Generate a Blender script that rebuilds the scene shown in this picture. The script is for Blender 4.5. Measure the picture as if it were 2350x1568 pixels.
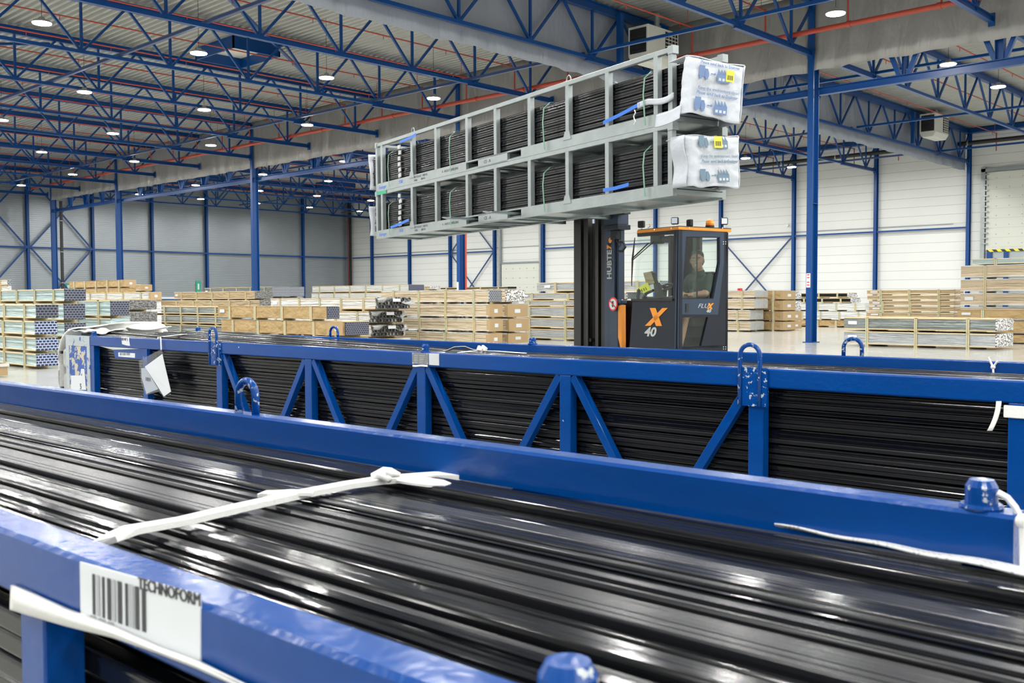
import bpy, bmesh, math, random
from mathutils import Vector, Matrix, noise
R = math.radians
rnd = random.Random(7)
scene = bpy.context.scene
col = scene.collection
for o in list(bpy.data.objects):
    bpy.data.objects.remove(o)

# ---------------------------------------------------------------- camera
CAM_H, YAW, PITCH, ROLL, FPX, IW, IH = 1.568, 43.6069, 2.422, -0.1929, 2289.44, 2350, 1568
_a, _b, _r = R(YAW), R(PITCH), R(ROLL)
FW = Vector((-math.sin(_a)*math.cos(_b), math.cos(_a)*math.cos(_b), -math.sin(_b)))
_rt = Vector((math.cos(_a), math.sin(_a), 0)); _up = _rt.cross(FW)
RT = _rt*math.cos(_r)+_up*math.sin(_r); UP = -_rt*math.sin(_r)+_up*math.cos(_r)
CP = Vector((0, 0, CAM_H))
cd = bpy.data.cameras.new('camera'); cam = bpy.data.objects.new('camera', cd); col.objects.link(cam)
cd.sensor_width = 36; cd.lens = FPX*36/IW; cd.clip_end = 400; cd.clip_start = .05
cd.dof.use_dof = True; cd.dof.focus_distance = 11.0; cd.dof.aperture_fstop = 9.0
m = Matrix((( RT.x, UP.x, -FW.x, CP.x), (RT.y, UP.y, -FW.y, CP.y), (RT.z, UP.z, -FW.z, CP.z), (0, 0, 0, 1)))
cam.matrix_world = m
scene.camera = cam

# ---------------------------------------------------------------- world, exposure
w = bpy.data.worlds.new('world'); scene.world = w; w.use_nodes = True
w.node_tree.nodes['Background'].inputs[0].default_value = (.6, .7, .8, 1)
w.node_tree.nodes['Background'].inputs[1].default_value = .15
vs = scene.view_settings
vs.view_transform = 'Standard'; vs.look = 'None'; vs.gamma = 1; vs.use_curve_mapping = False
vs.exposure = 0.04
LAMP_W = 330.0      # power of one high-bay lamp

# ---------------------------------------------------------------- pixel -> place helpers (used to read sizes off known planes)
class Frame:
    def __init__(s, o, ang=0):
        s.o = Vector(o); s.ang = ang; s.c, s.s = math.cos(ang), math.sin(ang)
    def loc(s, v):
        d = v-s.o; return Vector((d.x*s.c+d.y*s.s, -d.x*s.s+d.y*s.c, d.z))
    def ray(s, px, py):
        d = FW+RT*((px-IW/2)/FPX)-UP*((py-IH/2)/FPX)
        return s.loc(CP), Vector((d.x*s.c+d.y*s.s, -d.x*s.s+d.y*s.c, d.z))
    def at(s, px, py, axis, v):
        o, d = s.ray(px, py); return o+d*((v-o[axis])/d[axis])
    def X(s, px, py, v): return s.at(px, py, 0, v)
    def Y(s, px, py, v): return s.at(px, py, 1, v)
    def Z(s, px, py, v): return s.at(px, py, 2, v)
W0 = Frame((0, 0, 0))

# ---------------------------------------------------------------- materials
def nt(name):
    m = bpy.data.materials.new(name); m.use_nodes = True
    t = m.node_tree; return m, t, t.nodes['Principled BSDF']
def setp(b, **k):
    for n, v in k.items():
        n = n.replace('_', ' ')
        if n in b.inputs: b.inputs[n].default_value = v
def mat(name, c, rough=.5, metal=0., spec=.5, var=.0, vs_=3., bump=0., bs=20., stretch=(1, 1, 1), emit=None, es=0, coat=0.):
    m, t, b = nt(name)
    setp(b, Base_Color=(*c, 1), Roughness=rough, Metallic=metal)
    b.inputs['Specular IOR Level'].default_value = spec
    if coat: b.inputs['Coat Weight'].default_value = coat; b.inputs['Coat Roughness'].default_value = .08
    if var or bump:
        tc = t.nodes.new('ShaderNodeTexCoord'); mp = t.nodes.new('ShaderNodeMapping')
        mp.inputs['Scale'].default_value = stretch
        t.links.new(tc.outputs['Object'], mp.inputs[0])
    if var:
        n = t.nodes.new('ShaderNodeTexNoise'); n.inputs['Scale'].default_value = vs_; n.inputs['Detail'].default_value = 4
        t.links.new(mp.outputs[0], n.inputs['Vector'])
        mx = t.nodes.new('ShaderNodeMix'); mx.data_type = 'RGBA'
        mx.inputs[6].default_value = (*[x*(1-var) for x in c], 1); mx.inputs[7].default_value = (*[min(1, x*(1+var)) for x in c], 1)
        t.links.new(n.outputs['Fac'], mx.inputs[0]); t.links.new(mx.outputs[2], b.inputs['Base Color'])
    if bump:
        n2 = t.nodes.new('ShaderNodeTexNoise'); n2.inputs['Scale'].default_value = bs; n2.inputs['Detail'].default_value = 3
        t.links.new(mp.outputs[0], n2.inputs['Vector'])
        bp = t.nodes.new('ShaderNodeBump'); bp.inputs['Strength'].default_value = min(1, bump); bp.inputs['Distance'].default_value = .02*max(1, bump)
        t.links.new(n2.outputs['Fac'], bp.inputs['Height']); t.links.new(bp.outputs[0], b.inputs['Normal'])
    if emit:
        b.inputs['Emission Color'].default_value = (*emit, 1); b.inputs['Emission Strength'].default_value = es
    return m
def chip_paint(name, c, chip, amount=.68, scale=9., rough=.22):
    m, t, b = nt(name)
    tc = t.nodes.new('ShaderNodeTexCoord')
    n = t.nodes.new('ShaderNodeTexNoise'); n.inputs['Scale'].default_value = scale; n.inputs['Detail'].default_value = 6; n.inputs['Roughness'].default_value = .62
    r = t.nodes.new('ShaderNodeValToRGB'); r.color_ramp.elements[0].position = amount; r.color_ramp.elements[1].position = amount+.02
    n2 = t.nodes.new('ShaderNodeTexNoise'); n2.inputs['Scale'].default_value = 2.5; n2.inputs['Detail'].default_value = 5
    mp = t.nodes.new('ShaderNodeMapping'); mp.inputs['Scale'].default_value = (1, 6, 6)
    t.links.new(tc.outputs['Object'], n.inputs['Vector']); t.links.new(tc.outputs['Object'], mp.inputs[0]); t.links.new(mp.outputs[0], n2.inputs['Vector'])
    t.links.new(n.outputs['Fac'], r.inputs[0])
    mx = t.nodes.new('ShaderNodeMix'); mx.data_type = 'RGBA'
    mx.inputs[6].default_value = (*[x*.8 for x in c], 1); mx.inputs[7].default_value = (*[x*1.2 for x in c], 1)
    t.links.new(n2.outputs['Fac'], mx.inputs[0])
    m2 = t.nodes.new('ShaderNodeMix'); m2.data_type = 'RGBA'; m2.inputs[7].default_value = (*chip, 1)
    t.links.new(r.outputs[0], m2.inputs[0]); t.links.new(mx.outputs[2], m2.inputs[6]); t.links.new(m2.outputs[2], b.inputs['Base Color'])
    n3 = t.nodes.new('ShaderNodeTexNoise'); n3.inputs['Scale'].default_value = 38
    t.links.new(tc.outputs['Object'], n3.inputs['Vector'])
    bp = t.nodes.new('ShaderNodeBump'); bp.inputs['Strength'].default_value = .12; bp.inputs['Distance'].default_value = .01
    t.links.new(n3.outputs['Fac'], bp.inputs['Height']); t.links.new(bp.outputs[0], b.inputs['Normal'])
    setp(b, Roughness=rough); b.inputs['Specular IOR Level'].default_value = .32; return m
def striped(name, c, line, period, width, axis=2, rough=.5, metal=0., phase=0.):
    m, t, b = nt(name); g = t.nodes.new('ShaderNodeNewGeometry'); s = t.nodes.new('ShaderNodeSeparateXYZ')
    t.links.new(g.outputs['Position'], s.inputs[0])
    def M(op, a, v):
        n = t.nodes.new('ShaderNodeMath'); n.operation = op; t.links.new(a, n.inputs[0]); n.inputs[1].default_value = v; return n.outputs[0]
    v = M('ADD', s.outputs[axis], 100*period+phase); v = M('MODULO', v, period); v = M('LESS_THAN', v, width)
    mx = t.nodes.new('ShaderNodeMix'); mx.data_type = 'RGBA'; mx.inputs[7].default_value = (*line, 1)
    n = t.nodes.new('ShaderNodeTexNoise'); n.inputs['Scale'].default_value = .35; n.inputs['Detail'].default_value = 4
    t.links.new(g.outputs['Position'], n.inputs['Vector'])
    m0 = t.nodes.new('ShaderNodeMix'); m0.data_type = 'RGBA'; m0.inputs[6].default_value = (*[x*.94 for x in c], 1); m0.inputs[7].default_value = (*[min(1, x*1.05) for x in c], 1)
    t.links.new(n.outputs['Fac'], m0.inputs[0]); t.links.new(m0.outputs[2], mx.inputs[6])
    t.links.new(v, mx.inputs[0]); t.links.new(mx.outputs[2], b.inputs['Base Color'])
    setp(b, Roughness=rough, Metallic=metal); return m
def cells(name, dark, light, su, sv, wline=.25, rough=.5, kind='brick', ax=(1, 2)):
    """profile ends: a grid of dark hollows between bright walls (local Y,Z of the end face)"""
    m, t, b = nt(name); tc = t.nodes.new('ShaderNodeTexCoord'); s = t.nodes.new('ShaderNodeSeparateXYZ'); cb = t.nodes.new('ShaderNodeCombineXYZ')
    t.links.new(tc.outputs['Object'], s.inputs[0]); t.links.new(s.outputs[ax[0]], cb.inputs[0]); t.links.new(s.outputs[ax[1]], cb.inputs[1])
    if kind == 'brick':
        k = t.nodes.new('ShaderNodeTexBrick'); k.inputs['Color1'].default_value = (*dark, 1); k.inputs['Color2'].default_value = (*[x*1.9+.004 for x in dark], 1)
        k.inputs['Mortar'].default_value = (*light, 1); k.inputs['Scale'].default_value = 1; k.inputs['Brick Width'].default_value = su; k.inputs['Row Height'].default_value = sv
        k.inputs['Mortar Size'].default_value = wline*min(su, sv)*.5; k.inputs['Mortar Smooth'].default_value = .1; k.offset = .5
        t.links.new(cb.outputs[0], k.inputs['Vector']); t.links.new(k.outputs['Color'], b.inputs['Base Color'])
    else:
        k = t.nodes.new('ShaderNodeTexVoronoi'); k.inputs['Scale'].default_value = 1/su
        t.links.new(cb.outputs[0], k.inputs['Vector'])
        r = t.nodes.new('ShaderNodeValToRGB'); r.color_ramp.elements[0].color = (*dark, 1); r.color_ramp.elements[1].color = (*light, 1)
        r.color_ramp.elements[0].position = .35; r.color_ramp.elements[1].position = .6
        t.links.new(k.outputs['Distance'], r.inputs[0]); t.links.new(r.outputs[0], b.inputs['Base Color'])
    setp(b, Roughness=rough); return m
def glass(name, tint=(.93, .97, .95), refl=.08):
    m = bpy.data.materials.new(name); m.use_nodes = True; t = m.node_tree; t.nodes.clear()
    o = t.nodes.new('ShaderNodeOutputMaterial'); tr = t.nodes.new('ShaderNodeBsdfTransparent'); tr.inputs[0].default_value = (*tint, 1)
    gl = t.nodes.new('ShaderNodeBsdfGlossy'); gl.inputs['Roughness'].default_value = .02
    mx = t.nodes.new('ShaderNodeMixShader'); mx.inputs[0].default_value = refl
    t.links.new(tr.outputs[0], mx.inputs[1]); t.links.new(gl.outputs[0], mx.inputs[2]); t.links.new(mx.outputs[0], o.inputs[0]); return m
def hazard(name):
    m, t, b = nt(name); g = t.nodes.new('ShaderNodeNewGeometry'); s = t.nodes.new('ShaderNodeSeparateXYZ'); t.links.new(g.outputs['Position'], s.inputs[0])
    a = t.nodes.new('ShaderNodeMath'); a.operation = 'ADD'; t.links.new(s.outputs[0], a.inputs[0]); t.links.new(s.outputs[2], a.inputs[1])
    c = t.nodes.new('ShaderNodeMath'); c.operation = 'ADD'; c.inputs[1].default_value = 100; t.links.new(a.outputs[0], c.inputs[0])
    d = t.nodes.new('ShaderNodeMath'); d.operation = 'MODULO'; d.inputs[1].default_value = .5; t.links.new(c.outputs[0], d.inputs[0])
    e = t.nodes.new('ShaderNodeMath'); e.operation = 'LESS_THAN'; e.inputs[1].default_value = .25; t.links.new(d.outputs[0], e.inputs[0])
    mx = t.nodes.new('ShaderNodeMix'); mx.data_type = 'RGBA'; mx.inputs[6].default_value = (.02, .02, .02, 1); mx.inputs[7].default_value = (.8, .7, .02, 1)
    t.links.new(e.outputs[0], mx.inputs[0]); t.links.new(mx.outputs[2], b.inputs['Base Color']); return m

M = dict(
    rack=chip_paint('rack_blue_paint', (.0, .049, .245), (.40, .44, .48), .72, 11.),
    rackdark=chip_paint('rack_blue_paint_worn', (.0, .049, .245), (.45, .5, .52), .59, 34.),
    beam=mat('steel_blue_paint', (.0, .050, .215), .34, 0, .4, .12, 2.),
    beam2=mat('bracing_blue_grey_paint', (.030, .060, .165), .40, 0, .5, .1, 2.),
    red=mat('sprinkler_red_paint', (.42, .055, .03), .4),
    deck=mat('roof_deck_steel', (.40, .41, .39), .42, .55, .5, .1, 1.2, 0, 1, (.2, 1, 1)),
    grey=mat('grey_wall_sheet', (.34, .375, .40), .34, .6, .5, .08, .5, .25, 2., (1, 1, .3)),
    white=striped('white_wall_panels', (.70, .72, .70), (.33, .34, .31), .593, .02, 2, .45, phase=.2),
    plain=mat('plain_wall', (.72, .74, .73), .6, 0, .4, .05, .4),
    doorwhite=striped('door_panels', (.60, .62, .56), (.42, .43, .4), .6, .015, 2, .5, phase=.1),
    floor=mat('polished_concrete', (.43, .43, .395), .17, 0, .5, .16, .9, .05, 1.5),
    curtain=mat('curtain_cloth', (.33, .33, .325), .42, .35, .4, .12, .8, 5., 2.5, (1, 1, .35)),
    curtain2=mat('curtain_cloth_bluish', (.31, .34, .40), .42, .3, .4, .1, .8, 4., 2.5, (1, 1, .35)),
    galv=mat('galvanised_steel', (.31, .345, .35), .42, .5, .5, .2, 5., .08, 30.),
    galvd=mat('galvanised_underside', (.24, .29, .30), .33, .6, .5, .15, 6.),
    bar=mat('black_profile', (.0055, .006, .0075), .14, 0, .32, .3, 2., .07, 120., (.008, 1, 1)),
    bar2=mat('black_profile_satin', (.011, .0115, .014), .26, 0, .24, .25, 2., .09, 100., (.008, 1, 1)),
    bar3=mat('black_profile_gloss', (.0035, .004, .0055), .09, 0, .36, .3, 2., .06, 120., (.008, 1, 1)),
    kraft=mat('brown_kraft_paper', (.42, .29, .135), .5, 0, .3, .16, 1.5, 9., 2.2, (.8, 1, 1.3)),
    kraft2=mat('tan_paper', (.46, .35, .21), .55, 0, .3, .14, 1.5, 9., 3., (.5, 1, 3)),
    beige=mat('beige_paper_in_film', (.52, .43, .30), .42, 0, .4, .12, 1.2, 9., 2.4, (.35, 1, 3)),
    glassfilm=mat('pale_green_film', (.36, .48, .49), .25, .1, .5, .18, 1.2, 6., 2., (.25, 1, 4)),
    greyfilm=mat('grey_film', (.24, .275, .27), .24, .25, .5, .4, 2., 9., 3., (.3, 1, 5)),
    whitefilm=mat('white_film', (.60, .61, .59), .38, 0, .4, .1, 1.5, 7., 2.6, (.35, 1, 4)),
    alu=mat('aluminium_in_film', (.46, .49, .51), .3, .35, .5, .14, 1.5, 5., 4., (.2, 1, 8)),
    wood=mat('pine_batten', (.60, .47, .27), .6, 0, .3, .14, 6., .2, 10, (.3, 1, 1)),
    wood2=mat('pale_timber', (.66, .56, .38), .6, 0, .3, .1, 6.),
    card=mat('cardboard', (.42, .30, .165), .65, 0, .2, .06, 3.),
    plastic=mat('clear_plastic_wrap', (.38, .40, .40), .22, .1, .5, .25, 9., 1., 9.),
    foam=mat('white_foam', (.84, .84, .82), .6, 0, .3, .05, 8., .5, 30.),
    paper=mat('white_paper', (.66, .69, .73), .5),
    net=cells('white_netting', (.34, .35, .36), (.60, .61, .62), .009, .009, .45, ax=(0, 1)),
    strap=mat('white_webbing', (.78, .78, .77), .6, 0, .3, .04, 60., .12, 160.),
    bag=mat('white_woven_bag', (.50, .53, .58), .55, 0, .3, .07, 6., .9, 7.),
    print=mat('blue_print', (.12, .19, .36), .6), print2=mat('blue_grey_print', (.13, .20, .27), .6),
    ink=mat('black_ink', (.03, .03, .035), .5), greyink=mat('grey_ink', (.35, .37, .4), .5), paleink=mat('pale_grey_ink', (.58, .6, .63), .5),
    yellow=mat('yellow_label', (.85, .78, .04), .5), lime=mat('lime_tag', (.45, .8, .2), .5),
    bluestrap=mat('blue_strap', (.02, .15, .62), .45), greenstrap=mat('green_strap', (.16, .33, .24), .35), blackstrap=mat('black_strap', (.02, .02, .02), .4),
    navy=mat('truck_dark_blue_grey', (.013, .017, .028), .34, .1, .3, .12, 4.), navyl=mat('mast_blue_grey', (.034, .052, .088), .34, .1, .35, .1, 4.),
    black=mat('mast_black', (.012, .012, .013), .4), rubber=mat('rubber_black', (.015, .015, .015), .6),
    orange=mat('truck_orange', (.80, .28, .02), .38), brown=mat('dark_brown_panel', (.035, .014, .01), .5), chrome=mat('chrome_rod', (.75, .76, .78), .12, 1.),
    lgrey=mat('light_grey_letter', (.45, .48, .48), .5), amber=mat('amber_lens', (.75, .22, .02), .2, emit=(1, .3, .03), es=.15), lens=mat('lamp_lens', (.55, .6, .68), .2, emit=(.8, .9, 1), es=.25),
    cream=mat('heater_cream', (.62, .63, .58), .45), dark=mat('dark_slot', (.015, .015, .017), .5), green=mat('green_sign', (.02, .35, .2), .5), redsign=mat('red_sign', (.7, .03, .03), .5),
    skin=mat('skin', (.42, .22, .14), .5), hair=mat('dark_hair', (.02, .014, .012), .6), shirt=mat('dark_green_shirt', (.022, .045, .036), .75, var=.3, vs_=30), shorts=mat('dark_shorts', (.02, .02, .025), .8),
    eyew=mat('eye_white', (.6, .58, .55), .3), lip=mat('lips', (.32, .12, .1), .5), teeth=mat('teeth', (.7, .68, .62), .4),
    glass=glass('cab_glass', (.90, .95, .93), .035), bagclear=glass('clear_bag', (.92, .94, .97), .10), hazard=hazard('hazard_stripes'),
    lampface=mat('lamp_face', (1, 1, 1), .5, emit=(1, .985, .95), es=60.), lampbody=mat('lamp_housing', (.3, .3, .3), .5),
    endblue=cells('blue_profile_ends', (.012, .014, .03), (.42, .50, .78), .085, .062, .33), enddark=cells('dark_profile_ends', (.01, .011, .02), (.16, .18, .25), .085, .062, .3),
    endgrey=cells('grey_section_ends', (.02, .022, .026), (.34, .37, .42), .10, .055, .42), endalu=cells('crumpled_ends', (.05, .05, .06), (.75, .75, .74), .05, .05, kind='vor'),
    endmesh=cells('mottled_dark_ends', (.05, .05, .05), (.22, .22, .22), .035, .035, kind='vor'), tube=mat('dark_tube', (.13, .13, .13), .4, .4), tubedark=mat('tube_inside', (.02, .02, .02), .6),
    tallyplate=mat('steel_plate', (.24, .25, .26), .45, .3), greypaint=chip_paint('grey_over_blue_paint', (.42, .47, .50), (.03, .09, .38), .62, 16., .45), ochre=chip_paint('label_remains', (.04, .10, .36), (.52, .48, .36), .50, 14., .5),
)

# ---------------------------------------------------------------- mesh builder
class MB:
    def __init__(s): s.v = []; s.f = []; s.mi = []; s.cur = 0
    def add(s, vs, fs):
        b = len(s.v); s.v += [tuple(v) for v in vs]; s.f += [tuple(b+i for i in f) for f in fs]; s.mi += [s.cur]*len(fs); return s
    def box(s, c, d, rz=0, rx=0, ry=0):
        h = [x/2 for x in d]; mt = Matrix.Translation(Vector(c)) @ Matrix.Rotation(rz, 4, 'Z') @ Matrix.Rotation(ry, 4, 'Y') @ Matrix.Rotation(rx, 4, 'X')
        vs = [mt @ Vector((x*h[0], y*h[1], z*h[2])) for x in (-1, 1) for y in (-1, 1) for z in (-1, 1)]
        return s.add(vs, [(0, 1, 3, 2), (4, 6, 7, 5), (0, 4, 5, 1), (2, 3, 7, 6), (0, 2, 6, 4), (1, 5, 7, 3)])
    def bx(s, x0, x1, y0, y1, z0, z1): return s.box(((x0+x1)/2, (y0+y1)/2, (z0+z1)/2), (abs(x1-x0), abs(y1-y0), abs(z1-z0)))
    def cbx(s, x0, x1, y0, y1, z0, z1, c=.006):
        """box along X with chamfered long edges"""
        p = [(y0+c, z0), (y1-c, z0), (y1, z0+c), (y1, z1-c), (y1-c, z1), (y0+c, z1), (y0, z1-c), (y0, z0+c)]
        return s.ext([(x0, y, z) for y, z in p], (x1-x0, 0, 0))
    def ext(s, poly, d):
        d = Vector(d); n = len(poly); a = [Vector(p) for p in poly]; b = [p+d for p in a]
        return s.add(a+b, [tuple(range(n))[::-1], tuple(range(n, 2*n))]+[(i, (i+1) % n, n+(i+1) % n, n+i) for i in range(n)])
    def frame_(s, p1, p2, up=(0, 0, 1)):
        p1, p2 = Vector(p1), Vector(p2); d = (p2-p1).normalized(); u = Vector(up)
        if abs(d.dot(u)) > .99: u = Vector((0, 1, 0))
        sd = d.cross(u).normalized(); u = sd.cross(d).normalized(); return p1, p2, sd, u
    def bar(s, p1, p2, w, h, up=(0, 0, 1)):
        p1, p2, sd, u = s.frame_(p1, p2, up)
        return s.ext([p1+sd*a*w/2+u*b*h/2 for a, b in ((-1, -1), (1, -1), (1, 1), (-1, 1))], p2-p1)
    def ib(s, p1, p2, w, h, tf=.02, tw=.012, up=(0, 0, 1)):
        p1, p2, sd, u = s.frame_(p1, p2, up)
        for a, b, cw, ch in ((0, h/2-tf/2, w, tf), (0, -h/2+tf/2, w, tf), (0, 0, tw, h-2*tf)):
            c = u*b; s.ext([p1+c+sd*x*cw/2+u*y*ch/2 for x, y in ((-1, -1), (1, -1), (1, 1), (-1, 1))], p2-p1)
        return s
    def cyl(s, p1, p2, r, n=12, r2=None):
        p1, p2, sd, u = s.frame_(p1, p2); r2 = r if r2 is None else r2
        a = [p1+sd*math.cos(2*math.pi*i/n)*r+u*math.sin(2*math.pi*i/n)*r for i in range(n)]
        b = [p2+sd*math.cos(2*math.pi*i/n)*r2+u*math.sin(2*math.pi*i/n)*r2 for i in range(n)]
        return s.add(a+b, [tuple(range(n))[::-1], tuple(range(n, 2*n))]+[(i, (i+1) % n, n+(i+1) % n, n+i) for i in range(n)])
    def tube(s, pts, r, n=8, rr=None):
        pts = [Vector(p) for p in pts]; k = len(pts); vs = []; prev = None
        for i, p in enumerate(pts):
            d = (pts[min(i+1, k-1)]-pts[max(i-1, 0)]).normalized()
            if prev is None:
                u = Vector((0, 0, 1)) if abs(d.z) < .9 else Vector((0, 1, 0))
            else: u = prev
            sd = d.cross(u).normalized(); u = sd.cross(d).normalized(); prev = u
            q = rr[i] if rr else r
            vs += [p+sd*math.cos(2*math.pi*j/n)*q+u*math.sin(2*math.pi*j/n)*q for j in range(n)]
        fs = [(i*n+j, i*n+(j+1) % n, (i+1)*n+(j+1) % n, (i+1)*n+j) for i in range(k-1) for j in range(n)]
        fs += [tuple(range(n))[::-1], tuple(range((k-1)*n, k*n))]
        return s.add(vs, fs)
    def ball(s, c, r, n=12, m_=8, sc=(1, 1, 1)):
        c = Vector(c); vs = [c+Vector((0, 0, -r*sc[2]))]
        for i in range(1, m_):
            ph = -math.pi/2+math.pi*i/m_
            vs += [c+Vector((r*math.cos(ph)*math.cos(2*math.pi*j/n)*sc[0], r*math.cos(ph)*math.sin(2*math.pi*j/n)*sc[1], r*math.sin(ph)*sc[2])) for j in range(n)]
        vs.append(c+Vector((0, 0, r*sc[2]))); fs = [(0, 1+(j+1) % n, 1+j) for j in range(n)]
        for i in range(m_-2): fs += [(1+i*n+j, 1+i*n+(j+1) % n, 1+(i+1)*n+(j+1) % n, 1+(i+1)*n+j) for j in range(n)]
        L = len(vs)-1; fs += [(1+(m_-2)*n+j, 1+(m_-2)*n+(j+1) % n, L) for j in range(n)]
        return s.add(vs, fs)
    def ribbon(s, pts, w, t=.003, side=None):
        """flat band along pts, width vector perpendicular to travel and up"""
        pts = [Vector(p) for p in pts]; k = len(pts); vs = []
        for i, p in enumerate(pts):
            d = (pts[min(i+1, k-1)]-pts[max(i-1, 0)]).normalized()
            sd = Vector(side) if side else d.cross(Vector((0, 0, 1))).normalized()
            u = sd.cross(d).normalized(); ww = w[i] if isinstance(w, (list, tuple)) else w
            vs += [p-sd*ww/2-u*t/2, p+sd*ww/2-u*t/2, p+sd*ww/2+u*t/2, p-sd*ww/2+u*t/2]
        fs = [(0, 1, 2, 3), tuple(4*(k-1)+j for j in (3, 2, 1, 0))]
        for i in range(k-1): fs += [(4*i+j, 4*(i+1)+j, 4*(i+1)+(j+1) % 4, 4*i+(j+1) % 4) for j in range(4)]
        return s.add(vs, fs)
    def grid(s, fn, nu, nv):
        vs = [fn(i/nu, j/nv) for i in range(nu+1) for j in range(nv+1)]
        return s.add(vs, [(i*(nv+1)+j, (i+1)*(nv+1)+j, (i+1)*(nv+1)+j+1, i*(nv+1)+j+1) for i in range(nu) for j in range(nv)])
    def sheet(s, fn, nu, nv, off):
        """closed thin sheet: fn(u,v) surface and the same shifted by off"""
        off = Vector(off); n = (nu+1)*(nv+1)
        a = [Vector(fn(i/nu, j/nv)) for i in range(nu+1) for j in range(nv+1)]; I = lambda i, j: i*(nv+1)+j
        fs = []
        for i in range(nu):
            for j in range(nv):
                q = (I(i, j), I(i+1, j), I(i+1, j+1), I(i, j+1)); fs.append(q); fs.append(tuple(n+x for x in q[::-1]))
        ed = [I(i, 0) for i in range(nu+1)]+[I(nu, j) for j in range(1, nv+1)]+[I(i, nv) for i in range(nu-1, -1, -1)]+[I(0, j) for j in range(nv-1, 0, -1)]
        for k in range(len(ed)): x, y = ed[k], ed[(k+1) % len(ed)]; fs.append((x, y, n+y, n+x))
        return s.add(a+[p+off for p in a], fs)
    def build(s, name, m, parent=None, smooth=False, bevel=0):
        me = bpy.data.meshes.new(name); me.from_pydata(s.v, [], s.f)
        bm = bmesh.new(); bm.from_mesh(me); bmesh.ops.recalc_face_normals(bm, faces=bm.faces); bm.to_mesh(me); bm.free()
        for x in (m if isinstance(m, (list, tuple)) else [m]): me.materials.append(M[x])
        if isinstance(m, (list, tuple)): me.polygons.foreach_set('material_index', s.mi)
        if smooth:
            me.polygons.foreach_set('use_smooth', [True]*len(me.polygons))
        me.update(); o = bpy.data.objects.new(name, me); col.objects.link(o)
        if parent: o.parent = parent
        if bevel:
            b = o.modifiers.new('bevel', 'BEVEL'); b.width = bevel; b.segments = 2; b.limit_method = 'ANGLE'
        return o
def tag(o, label=None, cat=None, group=None, kind=None):
    if label: o['label'] = label.replace('  ', ' ')
    if cat: o['category'] = cat
    if group: o['group'] = group
    if kind: o['kind'] = kind
    return o
def empty(name, loc=(0, 0, 0), rz=0, label=None, cat=None, group=None):
    e = bpy.data.objects.new(name, None); col.objects.link(e); e.location = loc; e.rotation_euler = (0, 0, rz); e.empty_display_size = .2
    return tag(e, label, cat, group)
def copy_tree(o, parent=None):
    c = o.copy(); col.objects.link(c); c.parent = parent
    for ch in list(o.children): copy_tree(ch, c)
    return c
def struct(o): o['kind'] = 'structure'; return o
def text_mb(s, size, shear=0, bold=0, ext=.0008, align='LEFT'):
    cu = bpy.data.curves.new('t', 'FONT'); cu.body = s; cu.size = size; cu.extrude = ext; cu.shear = shear; cu.offset = bold; cu.align_x = align; cu.resolution_u = 3
    ob = bpy.data.objects.new('t', cu); col.objects.link(ob); bpy.context.view_layer.update()
    dg = bpy.context.evaluated_depsgraph_get(); me = bpy.data.meshes.new_from_object(ob.evaluated_get(dg))
    vs = [v.co.copy() for v in me.vertices]; fs = [tuple(p.vertices) for p in me.polygons]
    bpy.data.objects.remove(ob); bpy.data.curves.remove(cu); bpy.data.meshes.remove(me); return vs, fs
def put_text(mb, s, size, o, ex, ey, **k):
    """lay lettering on the plane o + x*ex + y*ey"""
    vs, fs = text_mb(s, size, **k); o, ex, ey = Vector(o), Vector(ex), Vector(ey); n = ex.normalized().cross(ey.normalized())
    return mb.add([o+ex*v.x+ey*v.y+n*v.z for v in vs], fs)
NUM = ['first', 'second', 'third', 'fourth', 'fifth', 'sixth', 'seventh', 'eighth', 'ninth', 'tenth', 'eleventh', 'twelfth', 'thirteenth', 'fourteenth', 'fifteenth', 'sixteenth', 'seventeenth', 'eighteenth', 'nineteenth', 'twentieth']
NUM += [t+'-'+u for t in ('twenty', 'thirty') for u in NUM[:9]+['x']]
NUM[29] = 'thirtieth'; NUM[39] = 'fortieth'
def nth(k): return NUM[k]
# ================================================================= BUILDING
XG, YR, YB, XT, ZD = -86.27, 32.97, 65.68, -22.73, 12.2      # grey wall, column row, white wall, curtained truss, roof deck
XW, YW, XE, YF = XG-.3, YB+.3, 16.0, -14.0
b = MB(); b.bx(XW, XE, YF, YW, -.2, 0); struct(b.build('floor', 'floor'))
b = MB(); per = .3; k = int((YW-YF)/per)+1; pr = []
for i in range(k):
    y = YF+i*per; pr += [(y, ZD), (y+.11, ZD), (y+.15, ZD+.09), (y+.26, ZD+.09)]
pr.append((YF+k*per, ZD))
vs_ = [(x, y, z) for x in (XW, XE) for y, z in pr]; n = len(pr)
b.add(vs_, [(i, i+1, n+i+1, n+i) for i in range(n-1)]); b.bx(XW, XE, YF, YW, ZD+.12, ZD+.3)
struct(b.build('ceiling', 'deck'))
b = MB(); pr = []; z = 0
while z < ZD:
    pr += [(XG-.24, z), (XG-.24, z+.09), (XG-.20, z+.105), (XG-.20, z+.155), (XG-.24, z+.17)]; z += .17
n = len(pr); vs_ = [(x, y, zz) for y in (YF, YW) for x, zz in pr]
b.add(vs_, [(i, i+1, n+i+1, n+i) for i in range(n-1)]); b.bx(XW-.1, XG-.25, YF, YW, 0, ZD)
struct(b.build('wall_left', 'grey'))
b = MB(); b.bx(XW, XE, YW-.1, YW+.1, 0, ZD+.1); struct(b.build('wall_back', 'white'))
b = MB(); b.bx(XE, XE+.2, YF, YW, 0, ZD+.1); struct(b.build('wall_right', 'plain'))
b = MB(); b.bx(XW, XE, YF-.2, YF, 0, ZD+.1); struct(b.build('wall_front', 'plain'))
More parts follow.
